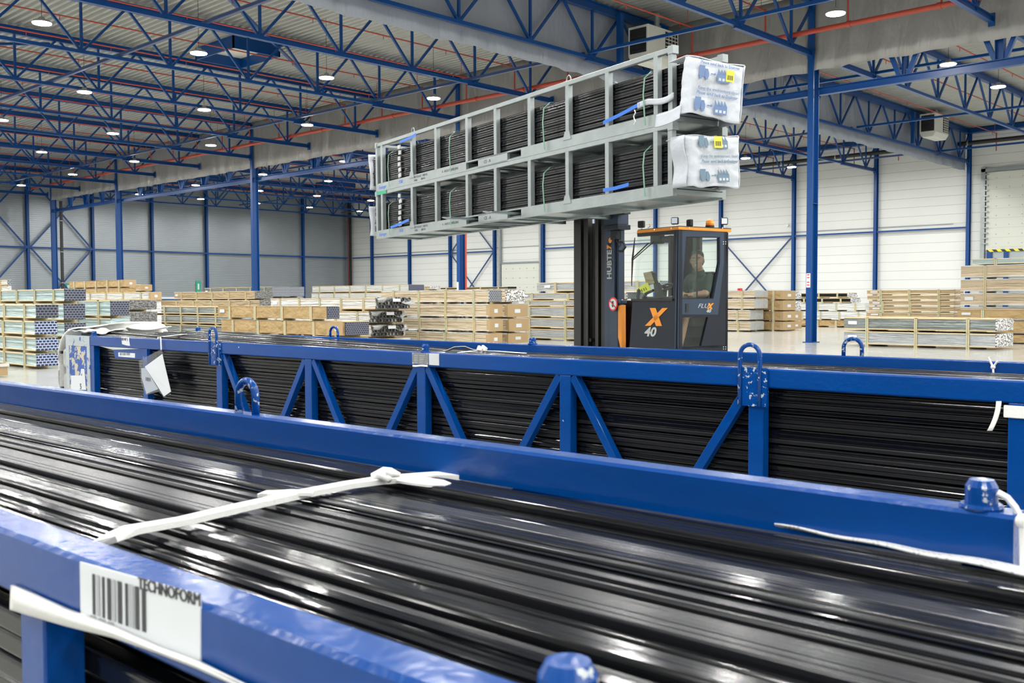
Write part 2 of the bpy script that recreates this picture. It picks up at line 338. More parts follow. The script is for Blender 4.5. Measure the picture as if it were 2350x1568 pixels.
b = MB(); b.bx(XG-.2, XG-.08, YR+1, YB-6, .0, 1.9); b.cur = 1; b.bx(XG-.2, XG-.02, YR+1, YB-6, 1.55, 1.7); struct(b.build('trim_1', ['plain', 'beam']))
b = MB(); b.bx(XG, XE, YB-.35, YB+.2, ZD-.32, ZD-.05); struct(b.build('trim_2', 'beam'))

# columns of the row between the two bays
COLX = [-16.73, -34.73, -52.73, -70.73, -82.3]
COLL = ['tall blue steel column right of the forklift, standing clear on the floor',
        'blue steel column with a red pipe, under the raised load',
        'blue steel column left of the raised load, behind the dark profile ends',
        'blue steel column behind the tall brown paper bundle at the left',
        'leftmost blue steel column with a dark pipe beside it']
def column(x, y, w, d, h, label, group, ax='Y', z0=0):
    e = empty('steel_column', (x, y, 0), 0, label, 'column', group)
    m_ = MB(); up = (0, 1, 0) if ax == 'Y' else (1, 0, 0)
    m_.ib((0, 0, .03), (0, 0, h), w, d, .022, .014, up); m_.build('shaft', 'beam', e)
    p = MB(); p.box((0, 0, .015), (w+.16, d+.12, .03) if ax == 'Y' else (d+.12, w+.16, .03)); p.build('base_plate', 'beam', e)
    return e
for i, x in enumerate(COLX):
    e = column(x, YR, .22, .42, 12.1, COLL[i], 'columns in the row under the long grey curtain')
    if i == 0:
        s = MB(); s.bx(-.095, .06, -.214, -.211, 1.95, 2.45); s.cur = 1
        for z in (2.02, 2.12, 2.28, 2.38): s.bx(-.07, .03, -.216, -.214, z, z+.035)
        s.build('notice', ['paper', 'redsign'], e)
        p = MB(); p.bx(-.012-.1, .1, -.19, .19, 4.9, 4.92); p.build('stiffener', 'beam', e)
    if i == 1:
        p = MB(); p.cyl((.2, .1, 0), (.2, .1, 10.5), .05); p.build('riser_pipe', 'red', e)
        s = MB(); s.bx(-.1, .02, -.215, -.211, 1.5, 2.4); s.build('notice', 'paper', e)
# wall columns on the white wall
for k in range(-3, 11):
    x = XT-6*k
    nm = 'blue wall column on the white wall, %s from the dark corner' % nth(10-k) if k >= 0 else 'blue wall column on the white wall, %s right of the large door' % nth(-k-1)
    column(x, YB-.02, .2, .3, 12.0, nm, 'columns along the white wall')
b = MB(); b.bx(-.15, .15, -.15, .15, 0, 12); e = empty('steel_column', (XG+.2, YB-.35, 0), 0, 'dark downpipe and corner column where grey and white walls meet', 'column'); b.build('shaft', 'dark', e)
b = MB(); b.cyl((.02, -.17, 0), (.02, -.17, 11), .03); b.build('riser_pipe', 'red', e)
for k in range(0, 9):
    y = 59.57-5.429*k
    column(XG, y, .2, .3, 12.0, 'blue wall column on the grey wall, %s left of the dark corner' % nth(k), 'columns along the grey wall', 'X')
b = MB(); b.cyl((0, 0, 0), (0, 0, 9.6), .12); b.cur = 1
for z in (3, 5.5, 8): b.cyl((0, 0, z), (0, 0, z+.06), .14)
tag(b.build('downpipe', ['dark', 'galv']), 'black downpipe standing beside the leftmost blue column', 'pipe').location = (-82.3+.1, YR+.55, 0)

# rails along the walls
def rail(p1, p2, w, label, name='wall_rail', cat='rail', m_='beam'):
    b = MB(); c = Vector(p1); b.bar((0, 0, 0), Vector(p2)-c, w, w); o = b.build(name, m_); o.location = c; return tag(o, label, cat)
for k in range(-3, 10):
    x = XT-6*k
    if k in (-1, 6): continue
    rail((x-5.88, YB-.05, 6.01), (x-.12, YB-.05, 6.01), .11, 'blue rail on the white wall, %s bay %s' % ((nth(9-k), 'from the corner') if k >= 0 else (nth(-k-1), 'right of the large door')))
rail((XG+.3, YB-.05, 6.01), (XT-60-.12, YB-.05, 6.01), .11, 'short blue rail on the white wall right next to the dark corner')
rail((XG+.2, 0, 6.01), (XG+.2, YB-.6, 6.01), .13, 'long blue rail running across the grey wall in front of its columns')
b = MB(); b.bx(XT-60, XT-1, YB+.12, YB+.17, 6.28, 6.33); tag(b.build('cable_tray', 'galv'), 'thin grey cable tray running along the white wall above the blue rail', 'cable tray')
# cross braces
def brace(name, p1, p2, p3, p4, w, label, m_='beam'):
    c = Vector(p1); e = empty(name, c, 0, label, 'bracing'); c = Vector(c)
    for a, d in ((p1, p2), (p3, p4)):
        b = MB(); b.bar(Vector(a)-c, Vector(d)-c, w, w); b.build('brace_rod', m_, e)
for y0, l in ((59.57-5.429*6, 'far left of'), (59.57-5.429*5, 'right beside'),):
    y1 = y0+5.429
    for z0, z1, q in ((.1, 6.0, 'lower'), (6.05, 11.9, 'upper')):
        brace('cross_bracing', (XG+.12, y0+.16, z0), (XG+.12, y1-.16, z1), (XG+.12, y0+.16, z1), (XG+.12, y1-.16, z0), .11, '%s blue cross brace on the grey wall, %s the leftmost column' % (q, l))
for k, l in ((7, 'beside the small door, under the raised load'), (2, 'between the cab and the nearest column')):
    x = XT-6*k
    for z0, z1, q in ((.1, 5.95, 'lower'), (6.1, 11.8, 'upper'))[:(2 if k == 7 else 1)]:
        brace('cross_bracing', (x-5.86, YB-.02, z0), (x-.14, YB-.02, z1), (x-5.86, YB-.06, z1), (x-.14, YB-.06, z0), .09, '%s thin brace on the white wall %s' % (q, l), 'beam2')

# roof trusses (two bays), one built, the rest copied
def truss_proto():
    e = empty('roof_truss', (0, 0, 10.0)); L = 32.70; P = 3.27
    b = MB(); b.ib((0, .3, 2.0), (0, L-.22, 2.0), .2, .30, .02, .015); b.build('top_chord', 'beam', e)
    b = MB(); b.bar((0, 5.0, .15), (0, L-5.3, .15), .13, .12); b.build('bottom_chord', 'beam', e)
    for y0, y1 in ((.25, 5.0), (L-5.3, L-.25)):
        b = MB(); b.ib((0, y0, .12), (0, y1, .12), .16, .2, .02, .015); ye = y0 if y0 < 3 else y1
        b.bx(-.1, .1, ye-.02, ye+.02, -.08, .32); b.build('chord_end', 'beam', e)
    dg = MB().bar((0, 0, 0), (0, 1.55, 1.72), .08, .08).build('diagonal', 'beam', e); dg.location = (0, 1.635, .15)
    dg2 = MB().bar((0, 0, 0), (0, -1.55, 1.72), .08, .08).build('diagonal', 'beam', e); dg2.location = (0, 1.635, .15)
    vt = MB().bx(-.04, .04, -.04, .04, 0, 1.72).build('vertical', 'beam', e); vt.location = (0, 1.635, .15)
    for k in range(1, 10):
        for o in (dg, dg2, vt):
            c = o.copy(); col.objects.link(c); c.parent = e; c.location = (0, 1.635+P*k, .15)
    return e
first = truss_proto(); used = False
for bay, y0, bn in ((0, .27, 'front bay'), (1, YR, 'rear bay behind the long curtain')):
    for k in range(-4, 11):
        x = XT-6*k
        t = copy_tree(first) if used else first; used = True
        t.location = (x, y0, 10.0)
        if k == 0: l = 'blue roof truss with a curtain against it, '+bn
        elif k > 0: l = 'blue roof truss, %s, %s left of the curtained one' % (bn, nth(k-1))
        else: l = 'blue roof truss, %s, %s right of the curtained one' % (bn, nth(-k-1))
        tag(t, l, 'roof truss', 'trusses in the '+bn)
# wide posts carrying the heaters on the curtained truss
# bridging tubes
BR = [(5.0, 'front bay, nearest the camera'), (16.35, 'front bay, middle of the three'), (27.75, 'front bay, close before the long curtain'),
      (38.0, 'rear bay, close behind the long curtain'), (49.3, 'rear bay, middle of the three'), (60.75, 'rear bay, close before the white wall')]
for y, l in BR:
    b = MB(); b.bar((0, 0, 0), (-58.5, 0, 0), .11, .10); o = b.build('bridging_tube', 'beam2'); o.location = (XT-.12, y, 10.28); tag(o, 'blue-grey tube across the left trusses, '+l, 'roof bracing')
    b = MB(); b.bar((0, 0, 0), (26, 0, 0), .11, .10); o = b.build('bridging_tube', 'beam'); o.location = (XT+.12, y, 10.28); tag(o, 'blue tube across the right trusses, '+l, 'roof bracing')
# primary girder along the column row, seen under the curtain
for i in range(5):
    x1 = COLX[i]-.14; x0 = COLX[i+1]+.14 if i < 4 else XG+.3
    if i == 4: continue
    e = empty('row_girder', (x1, YR+.14, 8.9), 0, 'blue girder below the long curtain, %s bay left of the nearest column' % nth(i), 'girder', 'girders under the long grey curtain')
    L = x1-x0
    MB().ib((0, 0, -.08), (-L, 0, -.08), .22, .24, .025, .015).build('bottom_beam', 'beam', e)
    MB().ib((0, 0, 3.1), (-L, 0, 3.1), .2, .2, .02, .015).build('top_beam', 'beam', e)
    n = 6 if L > 15 else 4
    for j in range(1, n):
        xx = -L*j/n
        if j % 2 == 0:
            MB().ib((xx, 0, .03), (xx, 0, 3.0), .24, .26, .02, .015, (1, 0, 0)).build('post', 'beam', e)
            for s in (-1, 1): MB().bar((xx+s*.15, 0, .05), (xx+s*1.35, 0, 3.0), .14, .14).build('diagonal', 'beam', e)
        else:
            MB().bar((xx, 0, .03), (xx, 0, 3.0), .1, .1).build('post', 'beam', e)
            for s in (-1, 1): MB().bar((xx+s*.1, 0, .05), (xx+s*1.4, 0, 3.0), .12, .12).build('diagonal', 'beam', e)
e = empty('row_girder', (COLX[0]+.14, YR+.14, 8.9), 0, 'blue girder running right from the nearest column', 'girder', 'girders under the long grey curtain')
MB().ib((0, 0, -.08), (17.2, 0, -.08), .22, .26, .025, .015).build('bottom_beam', 'beam', e); MB().ib((0, 0, 3.1), (17.2, 0, 3.1), .2, .2, .02, .015).build('top_beam', 'beam', e)
for j in range(1, 6):
    xx = 3*j
    MB().ib((xx, 0, .03), (xx, 0, 3.0), .24 if j % 2 == 0 else .14, .26 if j % 2 == 0 else .1, .02, .015, (1, 0, 0)).build('post', 'beam', e)
    for s in (-1, 1): MB().bar((xx+s*.15, 0, .05), (xx+s*1.35, 0, 3.0), .14, .14).build('diagonal', 'beam', e)

# curtains
def curt_x(x0, x1, y, z0, z1, name, label, m_, seed):
    def f(u, v):
        x = x0+(x1-x0)*u; amp = .05*(1-v)**1.2+.012
        return (x, y+amp*math.sin(x*4.6+1.7*math.sin(x*1.3+seed))+.05*(1-v)*noise.noise((x*.7, v*2, seed)), z0+(z1-z0)*v+(.018*math.sin(x*2.1+seed)+.012*math.sin(x*5.3) if v < .01 else 0))
    b = MB(); b.sheet(f, int(abs(x1-x0)*5), 8, (0, .012, 0)); return tag(b.build(name, m_, smooth=True), label, 'curtain')
curt_x(-16.60, 14, YR-.16, 9.52, 12.18, 'draught_curtain', 'long grey roof curtain, stretch right of the nearest column', 'curtain', 1)
curt_x(-34.6, -16.86, YR-.16, 9.50, 12.18, 'draught_curtain', 'long grey roof curtain, stretch just left of the nearest column', 'curtain', 2)
curt_x(-52.6, -34.86, YR-.16, 9.44, 12.18, 'draught_curtain', 'long grey roof curtain, stretch partly behind the left end of the load', 'curtain', 3)
curt_x(-70.6, -52.86, YR-.16, 9.46, 12.18, 'draught_curtain', 'long grey roof curtain, stretch between second and third columns from the left', 'curtain', 4)
curt_x(-82.2, -70.86, YR-.16, 9.62, 12.18, 'draught_curtain', 'long grey roof curtain, leftmost short stretch', 'curtain', 5)
def curt_y(y0, y1, x, label, seed):
    def f(u, v):
        y = y0+(y1-y0)*u; amp = .045*(1-v)**1.5+.008
        return (x+amp*math.sin(y*4.2+1.5*math.sin(y*1.1+seed)), y, 9.58+(12.18-9.58)*v+(.02*math.sin(y*2+seed)+.015*math.sin(y*6) if v < .01 else 0))
    b = MB(); b.sheet(f, int((y1-y0)*5), 8, (-.012, 0, 0)); tag(b.build('draught_curtain', 'curtain2', smooth=True), label, 'curtain')
curt_y(.4, YR-.3, XT-.2, 'bluish grey curtain against the truss above the raised load', 1.)
curt_y(YR+.3, YB-.1, XT-.2, 'bluish grey curtain against the truss right of the load, towards the white wall', 2.)

# sprinkler pipes
b = MB(); b.cyl((0, 0, 0), (-92, 0, 0), .085, 16)
for i in range(31):
    b.cyl((-2.9*i-.5, 0, 0), (-2.9*i-.62, 0, 0), .105, 16)
o = b.build('sprinkler_main', 'red', smooth=False); o.location = (9, 31.5, 10.52); tag(o, 'thick red sprinkler main along the front of the long grey curtain', 'pipe')
def branch(y0, y1, zz, drop_y, drop_z, hd):
    e = empty('sprinkler_pipe', (0, y0, zz))
    b = MB(); b.cyl((0, 0, 0), (0, y1-y0, 0), .028, 8); dy = drop_y-y0
    b.build('pipe_run', 'red', e)
    b = MB(); b.cyl((0, dy, -.0), (0, dy, drop_z-zz), .032, 8); b.cyl((0, dy-.3, 0), (0, dy-.3, ZD-zz-.004), .012, 6); b.cyl((0, dy, -.05), (0, dy, .05), .045, 8); b.build('drop_pipe', 'red', e)
    h = None
    for k in range(10):
        yy = 1.5+3.2*k
        if h is None: h = MB().cyl((0, 0, -.02), (0, 0, -.16), .014, 6).build('sprinkler_head', 'red', e)
        else:
            c = h.copy(); col.objects.link(c); c.parent = e; h2 = c; h2.location = (0, yy, 0); continue
        h.location = (0, yy, 0)
    return e
pf = branch(.4, 31.5, 11.55, 31.5, 10.6, True); pb = branch(33.6, 64.6, 11.55, 64.6, 10.5, True); uf = ub = False
for k in range(-5, 22):
    x = -17.8-3.0*k
    c = copy_tree(pf) if uf else pf; uf = True; c.location.x = x
    d = copy_tree(pb) if ub else pb; ub = True; d.location.x = x
    side = ('%s left' % nth(k-2)) if k >= 2 else ('%s right' % nth(1-k))
    tag(c, 'thin red sprinkler pipe, front bay, %s of the curtained truss' % side, 'pipe', 'thin red sprinkler pipes of the front bay')
    tag(d, 'thin red sprinkler pipe, rear bay, %s of the curtained truss' % side, 'pipe', 'thin red sprinkler pipes of the rear bay')

# high-bay lamps
lp = empty('high_bay_lamp', (0, 0, 0))
b = MB(); b.cyl((0, 0, .03), (0, 0, .10), .29, 20, .24); b.cyl((0, 0, .10), (0, 0, .2), .12, 14, .08); b.build('housing', 'lampbody', lp)
b = MB(); b.cyl((0, 0, .005), (0, 0, .03), .27, 20); b.build('lens', 'lampface', lp)
b = MB(); b.cyl((0, 0, .2), (0, 0, 2.225), .008, 5); b.build('suspension_cable', 'dark', lp)
ld = bpy.data.lights.new('lamp_light', 'AREA'); ld.shape = 'DISK'; ld.size = .42; ld.energy = LAMP_W; ld.spread = R(180); ld.color = (1, .985, .95)
lo = bpy.data.objects.new('lamp_light', ld); col.objects.link(lo); lo.parent = lp; lo.location = (0, 0, 0)
ul = False
LX = [13.4, 4.4, -4.6, -13.7, -23.5, -31.5, -40.6, -49.6, -58.6, -67.5, -76.4]; LY = [-9, -3.6, 1.7, 7.05, 12.4, 17.6, 22.9, 28.35, 37.3, 42.65, 48.0, 53.5, 59.2]
for i, x in enumerate(LX):
    for j, y in enumerate(LY):
        c = copy_tree(lp) if ul else lp; ul = True; c.location = (x, y, 9.98)
        bay = '%s row before the long curtain' % nth(7-j) if j < 8 else '%s row behind the long curtain' % nth(j-8)
        sd = '%s left of curtained truss' % nth(i-4) if i >= 4 else '%s right of curtained truss' % nth(3-i)
        tag(c, 'lit round lamp, %s, %s' % (bay, sd), 'lamp', 'high-bay lamps under the roof')

# unit heaters
def heater(x, y, z, label):
    e = empty('unit_heater', (x, y, z), 0, label, 'heater')
    b = MB(); b.ext([(-.45, -.95, .25), (-.45, -.95, 1.3), (.45, -.95, 1.3), (.45, -.95, .25), (.3, -.95, 0), (-.3, -.95, 0)], (0, 1.9, 0)); b.build('casing', 'cream', e, bevel=.02)
    for s in (-1,):
        b = MB()
        for k in range(7): b.bx(-.34, .34, -1.0, -.955, .38+.12*k, .45+.12*k)
        b.bx(-.36, .36, -.97, -.952, .32, 1.2); b.cur = 1
        b.build('grille', ['dark', 'cream'], e)
    b = MB(); b.bx(.452, .47, .1, .85, .35, 1.2); b.cur = 1
    for k in range(6): b.bx(.465, .485, .1, .85, .4+.13*k, .43+.13*k)
    for k in range(3): b.bx(.465, .485, .28+.2*k, .3+.2*k, .35, 1.2)
    b.build('grille', ['dark', 'cream'], e)
    b = MB(); b.cyl((0, .2, 1.3), (0, .2, 1.95), .1, 12); b.cyl((0, .2, 1.35), (0, .2, 1.5), .16, 12); b.build('flue', 'galv', e)
    b = MB(); b.bar((-.45, -.6, 1.2), (-.6, -.6, 1.2), .05, .05); b.bar((-.45, .6, 1.2), (-.6, .6, 1.2), .05, .05); b.build('bracket', 'beam', e)
heater(XT+.85, 30.6, 10.15, 'cream heater with black grille on the curtained truss above the load')
heater(XT+.85, 57.6, 10.55, 'cream heater on the far part of the curtained truss near the white wall')
for y in (29.4, 56.2):
    b = MB(); b.bx(-.09, .09, -.1, .1, 0, 1.75); o = b.build('hanger_post', 'beam'); o.location = (XT+.22, y, 10.2); tag(o, 'wide blue hanger post on the curtained truss beside the %s heater' % ('nearer' if y < 40 else 'farther'), 'post')
# dark heating tubes near the white wall
for x0, x1, l in ((-23.4, 10, 'above the large white door'), (-60, -24.4, 'left of the curtained truss')):
    b = MB(); b.cyl((0, 0, 0), (x1-x0, 0, 0), .13, 14); b.cur = 1
    for k in range(int((x1-x0)/4)): b.cyl((1+4*k, 0, 0), (1.08+4*k, 0, 0), .145, 14)
    o = b.build('radiant_tube', ['dark', 'galv']); o.location = (x0, 64.3, 11.1); tag(o, 'dark round duct along the white wall, '+l, 'duct')
# skylight frames under the deck
for (px_, py_, l) in ((545, 118, 'front bay beside a bright lamp'), (2150, 78, 'upper right, behind the long curtain'), (770, 424, 'left of the raised load, far back')):
    q = W0.Z(px_, py_, 12.0); x, y = q.x, q.y
    b = MB(); b.bx(-1.5, 1.5, -1.1, -1.04, -.5, 0); b.bx(-1.5, 1.5, 1.04, 1.1, -.5, 0); b.bx(-1.5, -1.44, -1.1, 1.1, -.5, 0); b.bx(1.44, 1.5, -1.1, 1.1, -.5, 0); b.cur = 1
    b.bx(-1.44, 1.44, -1.04, 1.04, -.08, -.02)
    o = b.build('roof_hatch', ['beam', 'cream']); o.location = (x, y, ZD); tag(o, 'blue framed smoke hatch under the roof, '+l, 'roof hatch')
# diagonal roof bracing
for (x, y, X2, Y2, l) in ((-28.7, 16.3, -40.7, 29.4, 'from the curtained truss leftwards'), (-40.7, 16.3, -52.7, 5, 'farther left, before the lamps')):
    b = MB(); b.bar((0, 0, 0), (X2-x, Y2-y, 0), .1, .1); o = b.build('roof_brace', 'beam'); o.location = (x, y, 11.72); tag(o, 'slanting blue brace close under the roof, '+l, 'roof bracing')

# doors in the white wall
b = MB(); b.bx(-21.7, -14.6, YB+.05, YB+.18, 4.52, 9.35); b.cur = 1
for i in range(9):
    for j in range(8): b.bx(-21.1+.75*i-.03, -21.1+.75*i+.03, YB+.03, YB+.05, 4.9+.58*j, 4.95+.58*j)
d = struct(b.build('door_1', ['doorwhite', 'greyink']))
b = MB(); b.bx(-21.6, -14.6, YB-.02, YB+.05, 4.42, 4.56); b.build('bottom_seal', 'hazard', d)
b = MB(); b.bx(-22.0, -21.75, YB-.05, YB+.18, 0, 9.7); b.bx(-22.0, -14.5, YB-.05, YB+.1, 9.4, 9.6); b.cur = 1
for k in range(14): b.bx(-21.85, -21.55, YB-.12, YB-.02, 4.9+.33*k, 4.98+.33*k)
b.build('door_frame', ['galv', 'galv'], d)
b = MB(); b.bx(-21.7, -14.6, YB+.1, YB+.17, 0, 4.45); b.cur = 1; b.bx(-21.6, -21.3, YB-.05, YB+.1, 0, 4.4); b.bx(-20.6, -20.35, YB-.05, YB+.1, 0, 4.4)
b.build('door_opening', ['grey', 'beam'], d)
b = MB(); b.bx(-63.9, -59.2, YB+.05, YB+.18, 0, 4.8); b.cur = 1
for i in range(5):
    for j in range(5): b.bx(-63.3+.85*i-.04, -63.3+.85*i+.04, YB+.02, YB+.05, .9+.85*j, .98+.85*j)
d = struct(b.build('door_2', ['doorwhite', 'greyink']))
b = MB(); b.bx(-64.15, -63.95, YB-.1, YB+.15, 0, 12); b.bx(-59.15, -58.95, YB-.1, YB+.15, 0, 11); b.bx(-64, -59, YB-.05, YB+.15, 4.82, 4.95); b.build('door_frame', ['galv'], d)
# small things on walls
for (px, py, w_, h_, m_, l, nm, cat, mk) in ((455, 658, .5, 1.1, 'green', 'green emergency exit sign on the grey wall', 'exit_sign', 'sign', 'paper'), (156, 658, .5, .55, 'green', 'small green emergency sign left of the tall brown bundles', 'exit_sign', 'sign', 'paper')):
    p = W0.X(px, py, XG-.20); b = MB(); b.bx(0, .04, -w_/2, w_/2, -h_/2, h_/2); b.cur = 1; b.bx(.04, .05, -w_/6, w_/6, -h_/4, h_/4); o = b.build(nm, [m_, mk]); o.location = p; tag(o, l, cat)
for (px, py, m_, l) in ((1695, 665, 'redsign', 'small red sign on the white wall right of the cab, left one'), (1700.5, 665, 'redsign', 'small red sign on the white wall right of the cab, right one')):
    p = W0.Y(px, py, YB+.15); b = MB(); b.bx(-.08, .08, -.03, .03, -.1, .1); o = b.build('fire_sign', m_); o.location = p; tag(o, l, 'sign')
p = W0.Y(1808, 518, YB+.1); b = MB(); b.cyl((0, 0, 0), (0, -.12, 0), .1, 14); o = b.build('wall_siren', 'plain'); o.location = p; tag(o, 'small round white siren on the white wall left of a blue wall column', 'siren')
# ================================================================= RAISED LOAD
ANG = R(-13.2)
_d = FW+RT*((1545-IW/2)/FPX)-UP*((281-IH/2)/FPX); P0 = CP+_d*11.6
LF = Frame((P0.x, P0.y, 0), ANG)
TILT = .0108
CNT = {'bar': 0}
def profile_mesh(kind, L, mname, wid=.042, hei=.034):
    """one extruded profile along +X with ribs and grooves"""
    w_, h_ = wid, hei; r = min(.005, h_*.25)
    def arc(cy, cz, a0, a1, rr=r, n=3): return [(cy+rr*math.cos(a0+(a1-a0)*k/n), cz+rr*math.sin(a0+(a1-a0)*k/n)) for k in range(n+1)]
    H_ = math.pi/2; fl = arc(0+r, r, math.pi, 3*H_)+arc(w_-r, r, 3*H_, 4*H_)
    if kind == 0: p = fl+arc(w_-r, h_-r, 0, H_)+[(w_*.74, h_), (w_*.72, h_-.005), (w_*.64, h_-.005), (w_*.62, h_), (w_*.4, h_), (w_*.38, h_-.005), (w_*.32, h_-.005), (w_*.30, h_)]+arc(r*2, h_-r*2, H_, 2*H_, r*2, 4)
    elif kind == 1: p = fl+arc(w_-r*1.5, h_-r*1.5, 0, H_, r*1.5, 4)+[(w_*.7, h_), (w_*.67, h_-.006), (w_*.64, h_), (w_*.36, h_), (w_*.33, h_-.006), (w_*.30, h_)]+arc(r, h_-r, H_, 2*H_)
    elif kind == 2: p = fl+[(w_, h_*.62)]+arc(w_*.72, h_-r*1.2, H_*.3, H_, r*1.2)+[(w_*.40, h_), (w_*.38, h_*.82), (w_*.2, h_*.82), (w_*.18, h_*.93), (r, h_*.93), (0, h_*.93-r)]
    else: p = fl+arc(w_-r*2, h_-r*2, 0, H_, r*2, 4)+arc(r*2, h_-r*2, H_, 2*H_, r*2, 4)
    m_ = MB(); m_.ext([(0, y, z) for y, z in p], (L, 0, 0)); return m_
_pm = {}
def bar_obj(kind, L, mk, wid, hei):
    k = (kind, round(L, 2), mk, round(wid, 3), round(hei, 3))
    if k not in _pm:
        o = profile_mesh(kind, L, mk, wid, hei).build('profile_bar', mk, smooth=False); _pm[k] = o.data; bpy.data.objects.remove(o)
    o = bpy.data.objects.new('profile_bar', _pm[k]); col.objects.link(o); return o
def place_bar(fr, rot, p, kind, L, mk, wid, hei, label, group, dz=0, dy=0, ry=0, rz=0):
    o = bar_obj(kind, L, mk, wid, hei); o.matrix_world = rot @ Matrix.Translation(Vector(p)) @ Matrix.Rotation(rz, 4, 'Z') @ Matrix.Rotation(ry, 4, 'Y')
    return tag(o, label, 'profile bar', group)
XL = -7.97
POST = [-.30+.0, -1.22, -2.07, -2.97, -3.87, -4.70, -5.70, -6.55, -7.72]
WID = .86
def stillage(z0, ztop, label, tick):
    """z0: underside, ztop: top of the upper rail (root local)"""
    e = empty('steel_stillage', (LF.o.x, LF.o.y, z0), 0, label, 'stillage'); e.rotation_euler = (0, -TILT, ANG)
    H = ztop-z0
    for nm, y in (('near', .03), ('far', WID-.03)):
        b = MB(); b.cbx(XL, 0, y-.03, y+.03, H-.062, H, .005); b.build('top_rail', 'galv', e)
        b = MB(); segs = [(XL, -4.73), (-4.37, -3.55), (-3.19, 0)]
        for a, c in segs: b.bx(a, c, y-.03, y+.03, .0, .145)
        b.bx(-4.73, -3.19, y-.03, y+.03, 0, .02); b.bx(-4.73, -3.19, y-.03, y+.03, .125, .145); b.build('bottom_beam', 'galv', e)
        for x in POST+[-.045, XL+.04]:
            b = MB(); b.cbx_ = None; b.bx(x-.037, x+.037, y-.034, y+.034, .14, H-.06); b.build('post', 'galv', e)
        for x in (-2.07, -5.70-.85):
            pts = [(x+.05*math.cos(t), y, H+.0+.075*max(0, math.sin(t))) for t in [math.pi*k/8 for k in range(9)]]
            b = MB(); b.tube([(x+.05, y, H-.03)]+pts+[(x-.05, y, H-.03)], .009, 8); b.build('lifting_loop', 'galv', e)
            pl = MB(); pl.ext([(x-.09, y-.04 if nm == 'near' else y+.03, .10), (x+.09, y-.04 if nm == 'near' else y+.03, .10), (x+.05, y-.04 if nm == 'near' else y+.03, .21), (x-.05, y-.04 if nm == 'near' else y+.03, .21)], (0, .01, 0)); pl.build('guide_shoe', 'galv', e)
    for x in (XL+.03, -.03):
        b = MB(); b.bx(x-.03, x+.03, .06, WID-.06, .02, .08); b.bx(x-.02, x+.02, .06, WID-.06, H-.055, H-.01) if x < -1 else b.bx(x-.03, x+.03, .06, WID-.06, .09, .12); b.build('cross_member', 'galv', e)
    for x in (-.045, XL+.03):
        for y in (.03, WID-.03):
            b = MB(); b.bx(x-.03, x+.06 if x > -1 else x+.03, y-.045, y+.045, H-.085, H+.01); b.build('corner_cap', 'galv', e)
    b = MB(); b.bx(XL+.06, -.06, .06, WID-.06, .03, .05)
    for i in range(9): b.bx(-.55-.9*i-.06, -.55-.9*i, .06, WID-.06, 0, .03)
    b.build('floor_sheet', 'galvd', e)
    b = MB()
    for x0 in (-4.73, -3.55): b.bx(x0+.02, x0+.34, -.001, WID-.02, .022, .027); b.bx(x0, x0+.006, .04, WID, .0, .12); b.bx(x0+.354, x0+.36, .04, WID, .0, .12); b.bx(x0, x0+.36, .35, .36, .02, .125)
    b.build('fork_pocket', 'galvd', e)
    t = MB()
    put_text(t, 'NETTOLAST  1500 KG', .05, (-6.48, -.0012, .085), (1, 0, 0), (0, 0, 1)); put_text(t, 'TARA         300 KG', .05, (-6.48, -.0012, .03), (1, 0, 0), (0, 0, 1))
    put_text(t, '4 - FACH STAPELUNG', .055, (-5.5, -.0012, .06), (1, 0, 0), (0, 0, 1)); put_text(t, 'CE - A', .07, (-4.2, -.0012, .05), (1, 0, 0), (0, 0, 1)); t.build('stencil', 'ink', e)
    t = MB(); put_text(t, 'Ensinger', .09, (-7.85, -.0012, .04), (1, 0, 0), (0, 0, 1)); put_text(t, tick, .08, (-7.05, -.0012, .055), (1, 0, 0), (0, 0, 1)); t.build('stencil', 'bluestrap', e)
    return e, H
rotL = lambda z0: Matrix.Translation((LF.o.x, LF.o.y, z0)) @ Matrix.Rotation(ANG, 4, 'Z') @ Matrix.Rotation(-TILT, 4, 'Y')
